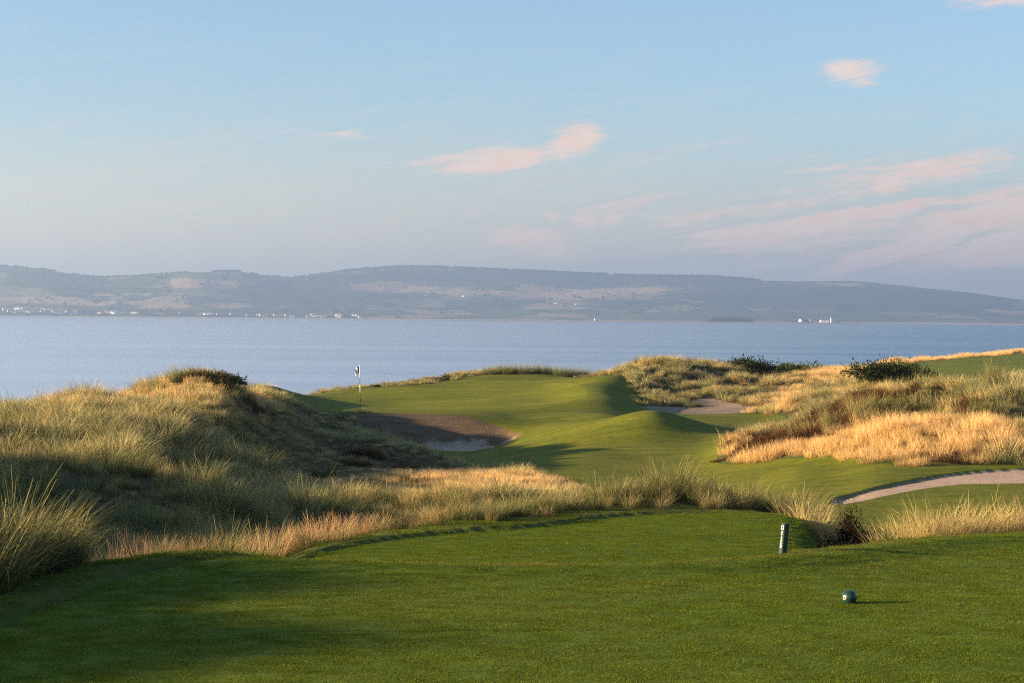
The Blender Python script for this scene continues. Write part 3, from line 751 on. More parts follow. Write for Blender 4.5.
def scatter(name, coll, nvar, P, scl, tint, label, cat, tiltn=None, seed=0):
    r = np.random.default_rng(seed)
    n = len(P)
    me = bpy.data.meshes.new(name)
    me.vertices.add(n); me.vertices.foreach_set('co', np.asarray(P, np.float32).ravel())
    rot = np.column_stack([r.normal(0, .10, n), r.normal(0, .10, n), r.random(n) * 2 * np.pi])
    if tiltn is not None:
        rot[:, :2] = tiltn
    at = me.attributes.new('rot', 'FLOAT_VECTOR', 'POINT'); at.data.foreach_set('vector', rot.astype(np.float32).ravel())
    sc = np.column_stack([scl * r.uniform(.85, 1.15, n), scl * r.uniform(.85, 1.15, n), scl * r.uniform(.8, 1.2, n)])
    at = me.attributes.new('scl', 'FLOAT_VECTOR', 'POINT'); at.data.foreach_set('vector', sc.astype(np.float32).ravel())
    at = me.attributes.new('pick', 'INT', 'POINT'); at.data.foreach_set('value', r.integers(0, nvar, n).astype(np.int32))
    at = me.attributes.new('tint', 'FLOAT', 'POINT'); at.data.foreach_set('value', np.asarray(tint, np.float32))
    o = link(bpy.data.objects.new(name, me))
    g = bpy.data.node_groups.new(name + '_nodes', 'GeometryNodeTree')
    g.interface.new_socket('Geometry', in_out='INPUT', socket_type='NodeSocketGeometry')
    g.interface.new_socket('Geometry', in_out='OUTPUT', socket_type='NodeSocketGeometry')
    gi, go = g.nodes.new('NodeGroupInput'), g.nodes.new('NodeGroupOutput')
    ip = g.nodes.new('GeometryNodeInstanceOnPoints')
    ci = g.nodes.new('GeometryNodeCollectionInfo')
    ci.inputs['Collection'].default_value = coll
    ci.inputs['Separate Children'].default_value = True
    ci.inputs['Reset Children'].default_value = True
    def na(nm, ty):
        x = g.nodes.new('GeometryNodeInputNamedAttribute'); x.data_type = ty; x.inputs['Name'].default_value = nm
        return x.outputs['Attribute']
    g.links.new(gi.outputs[0], ip.inputs['Points'])
    g.links.new(ci.outputs[0], ip.inputs['Instance'])
    ip.inputs['Pick Instance'].default_value = True
    g.links.new(na('pick', 'INT'), ip.inputs['Instance Index'])
    e2r = g.nodes.new('FunctionNodeEulerToRotation')
    g.links.new(na('rot', 'FLOAT_VECTOR'), e2r.inputs[0]); g.links.new(e2r.outputs[0], ip.inputs['Rotation'])
    g.links.new(na('scl', 'FLOAT_VECTOR'), ip.inputs['Scale'])
    g.links.new(ip.outputs[0], go.inputs[0])
    md = o.modifiers.new('scatter', 'NODES'); md.node_group = g
    return tag(o, label, cat, None, 'stuff')

M['marram_dark'] = blade_mat('marram_blades_green', (.055, .060, .022), (.082, .108, .036), (.24, .235, .088), .27, STRAW)  # dark green marram, deepened so its colour holds the shade of the hollows
# tuft models: near ones with fine blades, far ones with broader blades
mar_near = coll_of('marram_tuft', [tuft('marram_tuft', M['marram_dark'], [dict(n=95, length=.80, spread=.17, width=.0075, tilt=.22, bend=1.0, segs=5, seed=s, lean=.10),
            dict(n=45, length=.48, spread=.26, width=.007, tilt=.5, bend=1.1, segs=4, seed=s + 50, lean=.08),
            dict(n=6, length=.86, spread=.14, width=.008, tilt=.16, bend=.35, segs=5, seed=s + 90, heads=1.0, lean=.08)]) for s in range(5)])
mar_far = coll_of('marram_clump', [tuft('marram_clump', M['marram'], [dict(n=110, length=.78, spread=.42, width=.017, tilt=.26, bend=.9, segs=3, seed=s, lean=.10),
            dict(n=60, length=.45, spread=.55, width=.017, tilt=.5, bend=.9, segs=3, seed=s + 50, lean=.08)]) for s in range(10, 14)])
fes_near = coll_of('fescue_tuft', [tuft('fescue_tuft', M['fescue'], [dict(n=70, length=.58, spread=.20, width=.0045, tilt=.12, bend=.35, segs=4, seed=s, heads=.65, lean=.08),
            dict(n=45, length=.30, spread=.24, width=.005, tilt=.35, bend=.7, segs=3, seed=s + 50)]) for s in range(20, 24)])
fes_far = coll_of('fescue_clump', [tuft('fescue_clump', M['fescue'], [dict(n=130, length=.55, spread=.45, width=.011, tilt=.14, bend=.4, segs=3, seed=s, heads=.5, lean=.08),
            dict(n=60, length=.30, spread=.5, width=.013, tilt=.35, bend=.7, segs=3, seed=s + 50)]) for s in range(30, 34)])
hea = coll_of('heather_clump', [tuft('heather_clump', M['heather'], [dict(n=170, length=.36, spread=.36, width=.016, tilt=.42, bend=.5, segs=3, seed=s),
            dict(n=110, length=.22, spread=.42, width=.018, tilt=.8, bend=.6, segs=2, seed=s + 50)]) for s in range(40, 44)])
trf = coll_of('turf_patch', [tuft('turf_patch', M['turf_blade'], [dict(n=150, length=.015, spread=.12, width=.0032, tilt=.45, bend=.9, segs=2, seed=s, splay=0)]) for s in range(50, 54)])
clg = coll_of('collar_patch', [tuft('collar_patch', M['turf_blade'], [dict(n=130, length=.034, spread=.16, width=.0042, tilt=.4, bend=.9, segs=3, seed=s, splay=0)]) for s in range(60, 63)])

def sample(d0, d1, p0, p1, dens, seed):
    r = np.random.default_rng(seed)
    area = (d1 ** 2 - d0 ** 2) / 2 * (p1 - p0) / F
    n = int(area * dens)
    Y = np.sqrt(d0 ** 2 + (d1 ** 2 - d0 ** 2) * r.random(n))
    X = (p0 + (p1 - p0) * r.random(n) - 512) / F * Y
    return X, Y

bands = [(9.5, 20, -950, 250, 7), (18, 30, -900, 1100, 8), (30, 50, -800, 1110, 7), (50, 72, -500, 1110, 5.6), (72, 95, -200, 1120, 4.6), (95, 130, 180, 1120, 3.6), (130, 180, 200, 1120, 3.0), (180, 290, 640, 1120, 1.6)]
acc = {k: [[], [], []] for k in ('mn', 'mf', 'fn', 'ff', 'he', 'cl')}
def put(key, sel, P, s, tnt):
    acc[key][0].append(P[sel]); acc[key][1].append(s[sel]); acc[key][2].append(tnt[sel])
for bi, (d0, d1, p0, p1, dens) in enumerate(bands):
    X, Y = sample(d0, d1, p0, p1, dens, 100 + bi)
    r = np.random.default_rng(200 + bi)
    Sx = all_sd(X, Y)
    mown = np.minimum.reduce([Sx[k] for k in ('fair', 'green', 'field', 'path', 'sand', 'bunk')])
    teed = np.minimum(Sx['tee1'], Sx['tee2'])
    zz = height(X, Y, Sx)
    px = px_of(X, Y)
    ragged = .25 * fbm(X / 1.3, Y / 1.3, 2, 77)
    # open strip of rough-cut grass round the tees and the slope between them
    left1 = (X < -2.2) & (Y < 21)
    tee_gap = np.where(left1, .85, np.where(px > 845, .5, .55))
    ok = (mown > .12 + ragged * (Y / 40)) & (teed > tee_gap + ragged) & (zz > -9.5)
    ok &= ~((Y < 24.2) & (Y > 17) & (px > 265) & (px < 835))            # mown slope between the tees
    ok &= ~((Y < 23.4) & (px > 835) & (px < 880))
    gold = blob(X, Y, GOLD) + .38 * fbm(X / 5.0, Y / 7.0, 3, 61) - .12
    heath = blob(X, Y, HEATH) + .95 * fbm(X / 1.4, Y / 2.0, 3, 66) - .12
    right_hill = (px > 740) & (Y > 60) & (Y < 82)
    heath += right_hill * (.55 * fbm(X / 1.9, Y / 3.5, 2, 88))
    short = np.clip(1 - blob(X, Y, SHORT), .3, 1)
    hv = np.clip(.68 + .75 * fbm(X / 1.5, Y / 1.9, 3, 71), .28, 1.25)
    P = np.column_stack([X, Y, zz + EYE - .02])
    dens_n = fbm(X / 1.1, Y / 1.4, 2, 73)
    is_h = ok & (heath > .62)
    is_g = ok & ~is_h & (gold + r.normal(0, .18, len(X)) > .55)
    is_m = ok & ~is_h & ~is_g & (dens_n > -.16 - (1 - short) * 1.2)
    near = Y < 45
    tm = np.clip(gold * .5 + .7 * fbm(X / 2.0, Y / 2.6, 3, 79) + r.normal(.08, .15, len(X)), 0, 1)
    put('mn', is_m & near, P, short * hv, tm)
    put('mf', is_m & ~near, P, short * hv * 1.02, tm)
    red = np.clip((Y < 34) * .45 + .35 * fbm(X / 3, Y / 3, 2, 90) + r.normal(0, .15, len(X)), 0, 1)
    hg = np.clip(hv, .62, 1.2)
    put('fn', is_g & near, P, np.clip(short + .15, .4, 1.05) * hg, red)
    put('ff', is_g & ~near, P, np.clip(short + .1, .5, 1.0) * hg, red * .6)
    put('he', is_h, P, hv * 1.45, np.clip(r.normal(.15, .2, len(X)), 0, 1))
    # a sprinkling of fine stems through the marram
    extra = is_m & (r.random(len(X)) < .22)
    put('fn', extra & near, P, short * hv * 1.05, red * .5)
    put('ff', extra & ~near, P, short * hv * .95, red * .5)
cat = {k: [np.concatenate(x) for x in v] if v[0] else None for k, v in acc.items()}
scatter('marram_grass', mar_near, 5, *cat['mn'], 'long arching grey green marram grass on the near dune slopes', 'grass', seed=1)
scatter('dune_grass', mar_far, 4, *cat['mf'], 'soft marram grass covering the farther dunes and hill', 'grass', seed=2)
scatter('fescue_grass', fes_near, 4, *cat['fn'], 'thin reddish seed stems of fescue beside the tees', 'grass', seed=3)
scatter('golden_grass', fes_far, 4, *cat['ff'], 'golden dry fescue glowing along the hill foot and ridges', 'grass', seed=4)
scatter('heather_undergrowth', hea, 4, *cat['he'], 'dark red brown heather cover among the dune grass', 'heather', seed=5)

# mown blades of the two tees, and the rough-cut collar round them
X, Y = sample(11.5, 31.0, -40, 1040, 85, 300)
Sx = all_sd(X, Y)
sel = np.minimum(Sx['tee1'], Sx['tee2']) < -.02
X, Y = X[sel], Y[sel]
P = np.column_stack([X, Y, height(X, Y) + EYE - .002])
scatter('turf_grass', trf, 4, P, np.ones(len(X)), np.clip(.12 + .45 * fbm(X / 1.8, Y / 1.2, 3, 91) + .35 * (np.abs(Sx['tee1'][sel] + .12) < .2) * (Y > 17.5) - .3 * (Y > 22), 0, 1), 'short mown turf of the two tees', 'grass', np.zeros((len(X), 2)), seed=6)  # tint paints a lit crest along the lip and a darker lower tee
X, Y = sample(11.5, 46.0, -90, 1060, 34, 301)
Sx = all_sd(X, Y); px = px_of(X, Y)
te = np.minimum(Sx['tee1'], Sx['tee2'])
sel = (te > .02) & (((te < 1.5) & (Sx['fair'] > 0)) | ((Y < 24.5) & (px > 200) & (px < 880)) | ((Sx['fair'] < 0) & (Y < 30)) | ((Sx['fair'] < .8) & (Sx['path'] > .1) & (Y < 36)))
X, Y = X[sel], Y[sel]
P = np.column_stack([X, Y, height(X, Y) + EYE - .005])
scatter('collar_grass', clg, 3, P, np.where(px_of(X, Y) < 600, 1.0, .7) * (0.85 + .3 * rng.random(len(X))), np.clip(.35 + .6 * fbm(X / 1.3, Y / 1.3, 3, 93), 0, 1), 'rough cut green grass on the banks round the tees', 'grass', np.zeros((len(X), 2)), seed=7)

def gz_at(px, d):
    X, Y = np.array([wp(px, d)[0]]), np.array([float(d)])
    return Vector((float(X[0]), d, float(height(X, Y)[0]) + EYE))

# ------------------------------------------------------------------ single tussocks that can be told apart
M['tus'] = M['marram']
tus_me = [tuft('tussock_blades', M['marram_dark'], [dict(n=260, length=.78, spread=.28, width=.0075, tilt=.26, bend=1.0, segs=5, seed=s, lean=.10),
          dict(n=160, length=.5, spread=.36, width=.0075, tilt=.55, bend=1.1, segs=4, seed=s + 9, lean=.06),
          dict(n=3, length=.86, spread=.2, width=.008, tilt=.18, bend=.4, segs=5, seed=s + 17, heads=1.0, lean=.08)]) for s in (301, 302, 303, 304)]
M['straw_tus'] = blade_mat('straw_blades', (.22, .17, .07), (.36, .29, .11), (.56, .42, .18), .35)
straw_me = [tuft('straw_tussock', M['straw_tus'], [dict(n=230, length=.72, spread=.30, width=.0065, tilt=.26, bend=.8, segs=5, seed=s, lean=.12, heads=.2),
          dict(n=120, length=.4, spread=.34, width=.007, tilt=.55, bend=1.0, segs=4, seed=s + 9)]) for s in (311, 312, 313)]
M['red_tus'] = blade_mat('russet_stems', (.19, .10, .045), (.40, .22, .095), (.58, .36, .18), .35)
red_me = [tuft('russet_tussock', M['red_tus'], [dict(n=210, length=.66, spread=.28, width=.0055, tilt=.15, bend=.4, segs=5, seed=s, lean=.08, heads=.7),
          dict(n=110, length=.36, spread=.32, width=.006, tilt=.4, bend=.8, segs=3, seed=s + 9)]) for s in (321, 322)]

def tussock(kind, px, d, s, label, group=None, sz=None, cat='grass tussock'):
    me = {'m': tus_me, 's': straw_me, 'r': red_me}[kind]
    o = bpy.data.objects.new({'m': 'marram_tussock', 's': 'straw_tussock', 'r': 'russet_tussock'}[kind], random.choice(me))
    link(o)
    o.location = gz_at(px, d) - Vector((0, 0, .03))
    o.rotation_euler = (random.uniform(-.06, .06), random.uniform(-.02, .10), random.uniform(-.5, .5))
    o.scale = (s, s, sz or s)
    tag(o, label, cat, group)
    return o

tussock('m', 10, 17.6, 1.25, 'tall dark marram tussock at the near edge of the foreground tee', None, 1.3)
for px, d, s in ((-150, 16.8, 1.35), (-165, 16.3, 1.3), (-135, 16.6, 1.25), (-230, 14.6, 1.2), (-60, 17.0, 1.2), (-20, 16.2, 1.15), (40, 18.4, 1.0), (-5, 19.2, 1.15), (-110, 16.4, 1.1)):
    tussock('m', px, d, s, 'tall dark marram tussock crowding the edge of the foreground tee', 'tussocks at the edge of the foreground tee')
for px, d, s in ((812, 30.2, .9), (826, 30.0, .95), (838, 29.6, .85), (800, 31, 1.0), (846, 30.4, .8)):
    tussock('s', px, d, s, 'straw coloured tussock on the far rim of the lower tee by the path', 'straw tussocks on the far rim of the lower tee')
rim_g = 'marram tussocks along the far rim of the lower tee'
for px in list(range(600, 850, 13)):
    d = float(np.interp(px, [490, 560, 620, 700, 800, 850], [28.6, 29.7, 31.4, 32.0, 31.9, 30.8])) + random.uniform(-.35, .5)
    kind = 's' if px > 756 and random.random() < .65 else 'm'
    s = random.uniform(.6, .88) if px < 756 else random.uniform(.75, 1.0)
    tussock(kind, px + random.uniform(-5, 5), d, s, 'grey green marram tussock on the far rim of the lower tee' if kind == 'm' else 'straw coloured tussock on the far rim of the lower tee by the path',
            rim_g if kind == 'm' else 'straw tussocks on the far rim of the lower tee')
for px, d, s in ((672, 32.6, 1.08), (690, 32.9, .98), (655, 32.6, .95)):
    tussock('m', px, d, s, 'tallest marram tussock of the rim behind the lower tee', 'tallest tussocks of the rim')
for px in range(455, 600, 12):
    d = float(np.interp(px, [455, 520, 600], [28.4, 29.4, 31.2])) + random.uniform(-.3, .4)
    tussock('m', px, d, random.uniform(.5, .68), 'low dark marram tussock beside the golden grass, on the rim of the lower tee', 'low tussocks of the rim')
for px, d, s in ((126, 20.9, .8), (140, 21.1, .9), (154, 21.3, .85), (165, 21.7, .75), (110, 20.8, .7), (95, 21.3, .75)):
    tussock('r', px, d, s, 'russet seeding tussock on the bank by the corner of the foreground tee', 'russet tussocks by the corner of the foreground tee')
for px, d, s in ((205, 23.4, .7), (222, 23.6, .7), (240, 23.9, .6), (268, 25.0, .72), (290, 26.0, .75), (305, 26.6, .8), (325, 27.0, .85), (345, 27.6, .8), (300, 25.6, .6), (362, 28.0, .7), (385, 28.5, .65), (430, 28.4, .6), (446, 28.6, .7), (405, 28.6, .6)):
    tussock('r', px, d, s, 'russet seeding tussock on the near bank of the lower tee', 'russet tussocks by the lower tee')
for px in range(902, 1085, 7):
    tussock('s', px + random.uniform(-4, 4), 21.75 + (px - 905) * .0062 + random.uniform(0, .7), random.uniform(.72, 1.05), 'pale straw tussock standing between the foreground tee and the path', 'straw tussocks between the foreground tee and the path')
for px, d, s in ((868, 25.0, .5), (885, 25.5, .45), (858, 26.5, .4)):
    tussock('s', px, d, s, 'small wispy straw tussock in the gap beside the dark heather bush', 'wispy tussocks in the gap')

r2 = random.Random(12)
for k in range(60):
    px, d = r2.uniform(-20, 330), r2.uniform(33, 79)
    if d > 62 and px > 240: continue
    tussock('m', px, d, r2.uniform(.95, 1.4), 'large spiky marram tussock standing proud on the long dune between the tee and the water', 'large tussocks on the long dune')
k = 0
while k < 46:
    px, d = r2.uniform(770, 1030), r2.uniform(64, 78)
    if d < 64 + (900 - px) * .06: continue
    k += 1
    tussock('m' if r2.random() < .7 else 's', px, d, r2.uniform(.9, 1.3), 'large spiky tussock on the grassy hill above the golden strip and the path', 'large tussocks on the grassy hill')
for px, d, s in ((8, 17.2, 1.1), (28, 17.4, 1.1), (44, 17.8, .95), (-12, 17.8, 1.2), (20, 18.0, 1.25), (56, 18.4, .8)):
    tussock('m', px, d, s, 'tall dark marram tussock crowding the edge of the foreground tee', 'tussocks at the edge of the foreground tee')
for px, d, s in ((118, 21.6, 1.0), (134, 21.4, 1.1), (148, 21.8, 1.1), (160, 22.0, .95), (104, 21.4, .9), (172, 22.4, .8)):
    tussock('r', px, d, s, 'russet seeding tussock on the bank by the corner of the foreground tee', 'russet tussocks by the corner of the foreground tee')
for px, d in ((735, 148), (745, 149), (757, 149.5), (768, 149), (778, 150), (793, 153), (806, 153.5), (818, 154), (866, 120), (880, 118.5), (893, 118), (906, 118), (920, 118), (932, 119), (858, 124)):
    tussock('m', px, d, r2.uniform(.8, 1.25), 'marram tussock growing against the foot of the dark gorse', 'tussocks at the foot of the gorse')
for px, d, s in ((160, 78.5, 1.2), (180, 79, 1.3), (203, 79.5, 1.1), (236, 80.5, 1.2), (246, 81, 1.0), (95, 76, 1.0), (140, 77.5, 1.0), (262, 82, .8)):
    tussock('m', px, d, s, 'ragged marram tussock breaking the crest of the grassy dune against the water', 'tussocks on the dune crest')
for px, d, s in ((658, 128, 1.0), (668, 127, .9), (679, 127, 1.0), (690, 126.5, .9), (699, 127, .8), (671, 130, 1.1), (684, 129.5, 1.0), (645, 128, .9)):
    tussock('m', px, d, s, 'marram tussock on the little grass island inside the open sand', 'tussocks of the grass island in the sand')
for px, d, s in ((640, 147, 1.2), (632, 144, 1.0), (652, 148, 1.1), (665, 149, 1.1), (676, 150, 1.15), (690, 151, 1.1), (703, 152, 1.0), (716, 152, 1.1), (730, 152, 1.0)) + tuple((x, 151.5 + random.uniform(-.6, 1.5), random.uniform(1.1, 1.55)) for x in range(488, 590, 5)):
    tussock('m', px, d, s, 'shaggy marram tussock standing up from the ridge behind the green', 'tussocks on the ridge behind the green')

# ------------------------------------------------------------------ gorse and other bushes
m, t = new_mat('bush_wood')
finish(t, principled(t, (.06, .042, .028), .9, .1, t.noise(None, 20, 4, .7), .6, .02).outputs[0]); M['wood'] = m
M['heath_bush'] = blade_mat('shaded_heath_leaves', (.012, .009, .005), (.016, .011, .006), (.026, .016, .008), .1)  # leaf colour near-black to carry the shadow on the bushes and bank
M['scrub'] = blade_mat('scrub_leaves', (.05, .055, .018), (.075, .085, .028), (.14, .125, .05), .25)

def bush_foliage(rx, ry, rz, n, leaf, seed, lumps=9):
    r = np.random.default_rng(seed)
    cs = np.column_stack([r.uniform(-.72, .72, lumps) * rx, r.uniform(-.6, .6, lumps) * ry, r.uniform(.18, .62, lumps) * rz])
    rr = r.uniform(.30, .52, lumps)
    k = r.integers(0, lumps, n)
    dr = r.normal(size=(n, 3)); dr /= np.linalg.norm(dr, axis=1)[:, None]
    dr[:, 2] = np.abs(dr[:, 2]) * 1.0 - .25 * (r.random(n) < .3)
    rad = rr[k] * (1 - .55 * r.random(n) ** 2.2) * (1 + .22 * r.normal(size=n)) * np.where(r.random(n) < .10, 1.3, 1.0)
    rad = rad * (1 + .35 * np.sin(dr[:, 0] * 7 + k) * np.sin(dr[:, 1] * 6 + dr[:, 2] * 8))
    c = cs[k] + dr * rad[:, None] * np.array([rx, ry, rz])
    c[:, 2] = np.maximum(c[:, 2], .02)
    up = dr + r.normal(0, .55, (n, 3)); up[:, 2] += .35
    up /= np.linalg.norm(up, axis=1)[:, None]
    sd_ = np.cross(up, r.normal(size=(n, 3))); sd_ /= np.linalg.norm(sd_, axis=1)[:, None]
    ln = leaf * (.6 + .9 * r.random(n))
    wd = ln * .42
    v = np.stack([c - sd_ * wd[:, None] / 2, c + sd_ * wd[:, None] / 2, c + up * ln[:, None]], 1).reshape(-1, 3)
    f = np.arange(n * 3).reshape(-1, 3)
    return v, f, np.tile([0, 0, 1.0], n), np.repeat(r.random(n), 3)

def stems(rx, ry, rz, n, seed):
    r = np.random.default_rng(seed)
    vs, fs, o = [], [], 0
    for i in range(n):
        p = np.array([r.uniform(-.3, .3) * rx, r.uniform(-.3, .3) * ry, -.1])
        q_ = np.array([r.uniform(-.75, .75) * rx, r.uniform(-.7, .7) * ry, r.uniform(.5, .8) * rz])
        ts = np.linspace(0, 1, 5)
        for kk, tt in enumerate(ts):
            c = p + (q_ - p) * tt + np.array([0, 0, .12 * rz * math.sin(tt * 3.1)])
            rad = .045 * rz * (1 - .8 * tt)
            for a_ in range(5):
                vs.append(c + rad * np.array([math.cos(a_ * 1.2566), math.sin(a_ * 1.2566), 0]))
        for kk in range(4):
            for a_ in range(5):
                b_ = (a_ + 1) % 5
                fs.append((o + kk * 5 + a_, o + kk * 5 + b_, o + kk * 5 + 5 + b_, o + kk * 5 + 5 + a_))
        o += 25
    return np.array(vs), np.array(fs)

def bush(name, px, d, rx, ry, rz, mat, label, cat, n=2600, leaf=.14, seed=0, group=None, lumps=9, sink=.14):
    root = bpy.data.objects.new(name, None); link(root)
    root.location = gz_at(px, d) - Vector((0, 0, sink)); root.empty_display_size = .3
    tag(root, label, cat, group)
    v, f, al, sh = bush_foliage(rx, ry, rz, n, leaf, seed, lumps)
    link(bpy.data.objects.new('foliage', np_mesh('foliage', v, f, [mat], None, {'along': al, 'shade': sh})), root)
    sv, sf = stems(rx, ry, rz, 9, seed)
    link(bpy.data.objects.new('stem', np_mesh('stem', sv, sf, [M['wood']])), root)
    return root

G = M['gorse']
bush('gorse_bush', 888, 122, 2.5, 1.8, 1.5, G, 'largest dark gorse bush, below the distant fairway', 'bush', 5200, .17, 1, None, 12)
bush('gorse_bush', 918, 121, 1.5, 1.4, 1.0, G, 'dark gorse bush joining the larger one, nearer the distant fairway', 'bush', 3000, .16, 2)
bush('gorse_bush', 870, 128, 1.1, 1.0, .9, G, 'gorse bush at the seaward end of the largest gorse', 'bush', 2000, .16, 6)
bush('gorse_bush', 757, 152, 2.0, 1.7, 1.45, G, 'rounded dark gorse bush standing tallest on the marram dune', 'bush', 4000, .18, 3, None, 10)
bush('gorse_bush', 740, 151, 1.1, 1.0, 1.0, G, 'smaller gorse bush leaning against the rounded one on the dune', 'bush', 2000, .18, 4)
bush('gorse_bush', 803, 156, 2.0, 1.5, 1.05, G, 'low flat dark gorse bush between the rounded bush and the largest one', 'bush', 2800, .18, 5)
bush('gorse_bush', 826, 158, .5, .5, .5, G, 'tiny gorse bush beside the low flat one, against the sea', 'bush', 700, .16, 7)
bush('heather_bush', 858, 29.6, .32, .42, 1.02, M['heath_bush'], 'dark brown heather bush at the corner of the lower tee', 'bush', 9000, .032, 8, None, 14)
bush('heather_bush', 843, 28.0, .34, .5, .70, M['heath_bush'], 'dark heather bush on the shaded bank below the lower tee', 'bush', 7000, .032, 9, None, 12)
bush('heather_bush', 826, 26.2, .40, .5, .55, M['heath_bush'], 'low dark heather bush in the shade by the green tee post', 'bush', 6000, .032, 10, None, 12)
bush('scrub_bush', 219, 80.5, 1.0, .9, .62, M['scrub'], 'dark scrubby bush crowning the grassy dune against the sea', 'bush', 3200, .13, 11)
bush('scrub_bush', 95, 77.5, .55, .5, .5, M['scrub'], 'small scrub bush on the dune crest over the water', 'bush', 1200, .12, 12)
bush('scrub_bush', 75, 77, .5, .5, .42, M['scrub'], 'low scrub tuft on the dune crest next to a small scrub bush', 'bush', 1000, .12, 13)
bush('scrub_bush', 444, 147, .55, .5, .55, M['scrub'], 'small dark shrub on the back edge of the putting green', 'bush', 900, .13, 14)
bush('scrub_bush', 376, 142, .35, .4, .3, M['scrub'], 'tiny shrub near the flag, on the back edge of the green', 'bush', 500, .12, 15)
bush('scrub_bush', 426, 146, .4, .4, .3, M['scrub'], 'tiny shrub next to the small dark shrub behind the green', 'bush', 500, .12, 16)

# ------------------------------------------------------------------ course furniture
def simple_mat(name, col, rough=.5, spec=.4, var=.12, nscale=30):
    m, t = new_mat(name)
    n1 = t.noise(t.n('ShaderNodeTexCoord').outputs['Object'], nscale, 4, .65)
    c = t.mix(t.mapr(n1, .3, .7, 0, 1), tuple(x * (1 - var) for x in col), tuple(min(1, x * (1 + var)) for x in col))
    finish(t, principled(t, c, rough, spec, n1, .15, .003).outputs[0])
    return m
M['green_paint'] = simple_mat('green_paint', (.008, .036, .024), .38, .5)
M['post_paint'] = simple_mat('dark_green_paint', (.008, .030, .019), .5, .4)
M['white_paint'] = simple_mat('white_paint', (.78, .78, .74), .55, .3, .05)
M['black_paint'] = simple_mat('black_paint', (.02, .02, .022), .5, .4)
M['pale_emblem'] = simple_mat('pale_emblem', (.30, .38, .28), .5, .3, .05)

import bmesh
def bm_obj(name, bm, mat, parent=None, smooth=True):
    me = bpy.data.meshes.new(name); bm.to_mesh(me); bm.free()
    me.materials.append(mat)
    me.polygons.foreach_set('use_smooth', [smooth] * len(me.polygons))
    return link(bpy.data.objects.new(name, me), parent)

def lathe(bm, prof, n=32, z0=0):
    rings = []
    for r_, z_ in prof:
        if r_ < 1e-6:
            rings.append([bm.verts.new((0, 0, z_ + z0))])
        else:
            rings.append([bm.verts.new((r_ * math.cos(2 * math.pi * k / n), r_ * math.sin(2 * math.pi * k / n), z_ + z0)) for k in range(n)])
    for A_, B_ in zip(rings, rings[1:]):
        for k in range(n):
            l = (k + 1) % n
            if len(A_) == 1: bm.faces.new((A_[0], B_[l], B_[k]))
            elif len(B_) == 1: bm.faces.new((A_[k], A_[l], B_[0]))
            else: bm.faces.new((A_[k], A_[l], B_[l], B_[k]))

# tee marker ball
mk = bpy.data.objects.new('tee_marker', None); link(mk); mk.location = gz_at(852, 16.2); mk.empty_display_size = .1
tag(mk, 'round dark green tee marker ball with a pale emblem on the foreground tee', 'tee marker')
bm = bmesh.new()
prof = [(0, .0)] + [(.042, .0), (.050, .006)] + [(.062 * math.sin(a_), .053 - .053 * math.cos(a_)) for a_ in np.linspace(1.15, 3.05, 22)] + [(0, .1058)]
lathe(bm, prof, 40)
bm_obj('ball', bm, M['green_paint'], mk)
em = bpy.data.objects.new('emblem', None)
bm = bmesh.new()
def curved_ring(bm, r0, r1, a0, a1, n=26, rad=.0632):
    # a broad open ring (a letter-like curl) lying on the ball's sunny side
    vs = []
    for k in range(n + 1):
        a_ = a0 + (a1 - a0) * k / n
        row = []
        for rr in (r0, r1):
            y_, z_ = rr * math.cos(a_), rr * math.sin(a_)
            x_ = -math.sqrt(max(rad ** 2 - y_ ** 2 - z_ ** 2 * 1.3, 1e-6))
            row.append(bm.verts.new((x_, y_, z_ + .05)))
        vs.append(row)
    for A_, B_ in zip(vs, vs[1:]):
        bm.faces.new((A_[0], B_[0], B_[1], A_[1]))
curved_ring(bm, .011, .019, R(30), R(330))
curved_ring(bm, .0, .011, R(-60), R(20))
bpy.data.objects.remove(em)
e = bm_obj('emblem', bm, M['pale_emblem'], mk)
e.rotation_euler = (0, 0, R(38))

# tee post with its upright letters
post = bpy.data.objects.new('tee_post', None); link(post); post.location = gz_at(784, 19.35) - Vector((0, 0, .06)); post.empty_display_size = .1
post.rotation_euler = (R(2), R(4.5), R(28))
tag(post, 'leaning square dark green tee post with white upright letters', 'post')
bm = bmesh.new()
bmesh.ops.create_cube(bm, size=1.0)
for v in bm.verts:
    v.co.x *= .058; v.co.y *= .058; v.co.z = (v.co.z + .5) * .37
bmesh.ops.bevel(bm, geom=[e_ for e_ in bm.edges], offset=.004, segments=2, affect='EDGES')
bm_obj('post_body', bm, M['post_paint'], post, False)
for ch, zc in (('O', .326), ('I', .272), ('J', .216), ('S', .152)):
    cu_ = bpy.data.curves.new('letter', 'FONT'); cu_.body = ch; cu_.size = .060; cu_.align_x = 'CENTER'; cu_.align_y = 'CENTER'; cu_.extrude = .0008; cu_.offset = .0004
    tmp = bpy.data.objects.new('letter', cu_); root_col.objects.link(tmp)
    bpy.context.view_layer.update()
    me = bpy.data.meshes.new_from_object(tmp.evaluated_get(bpy.context.evaluated_depsgraph_get()))
    root_col.objects.unlink(tmp); bpy.data.objects.remove(tmp)
    me.materials.clear(); me.materials.append(M['white_paint'])
    lo = bpy.data.objects.new('letter', me); link(lo, post)
    lo.matrix_local = Matrix.Translation((-.0302, 0, zc)) @ Matrix.Rotation(R(-90), 4, 'Z') @ Matrix.Rotation(R(90), 4, 'X')

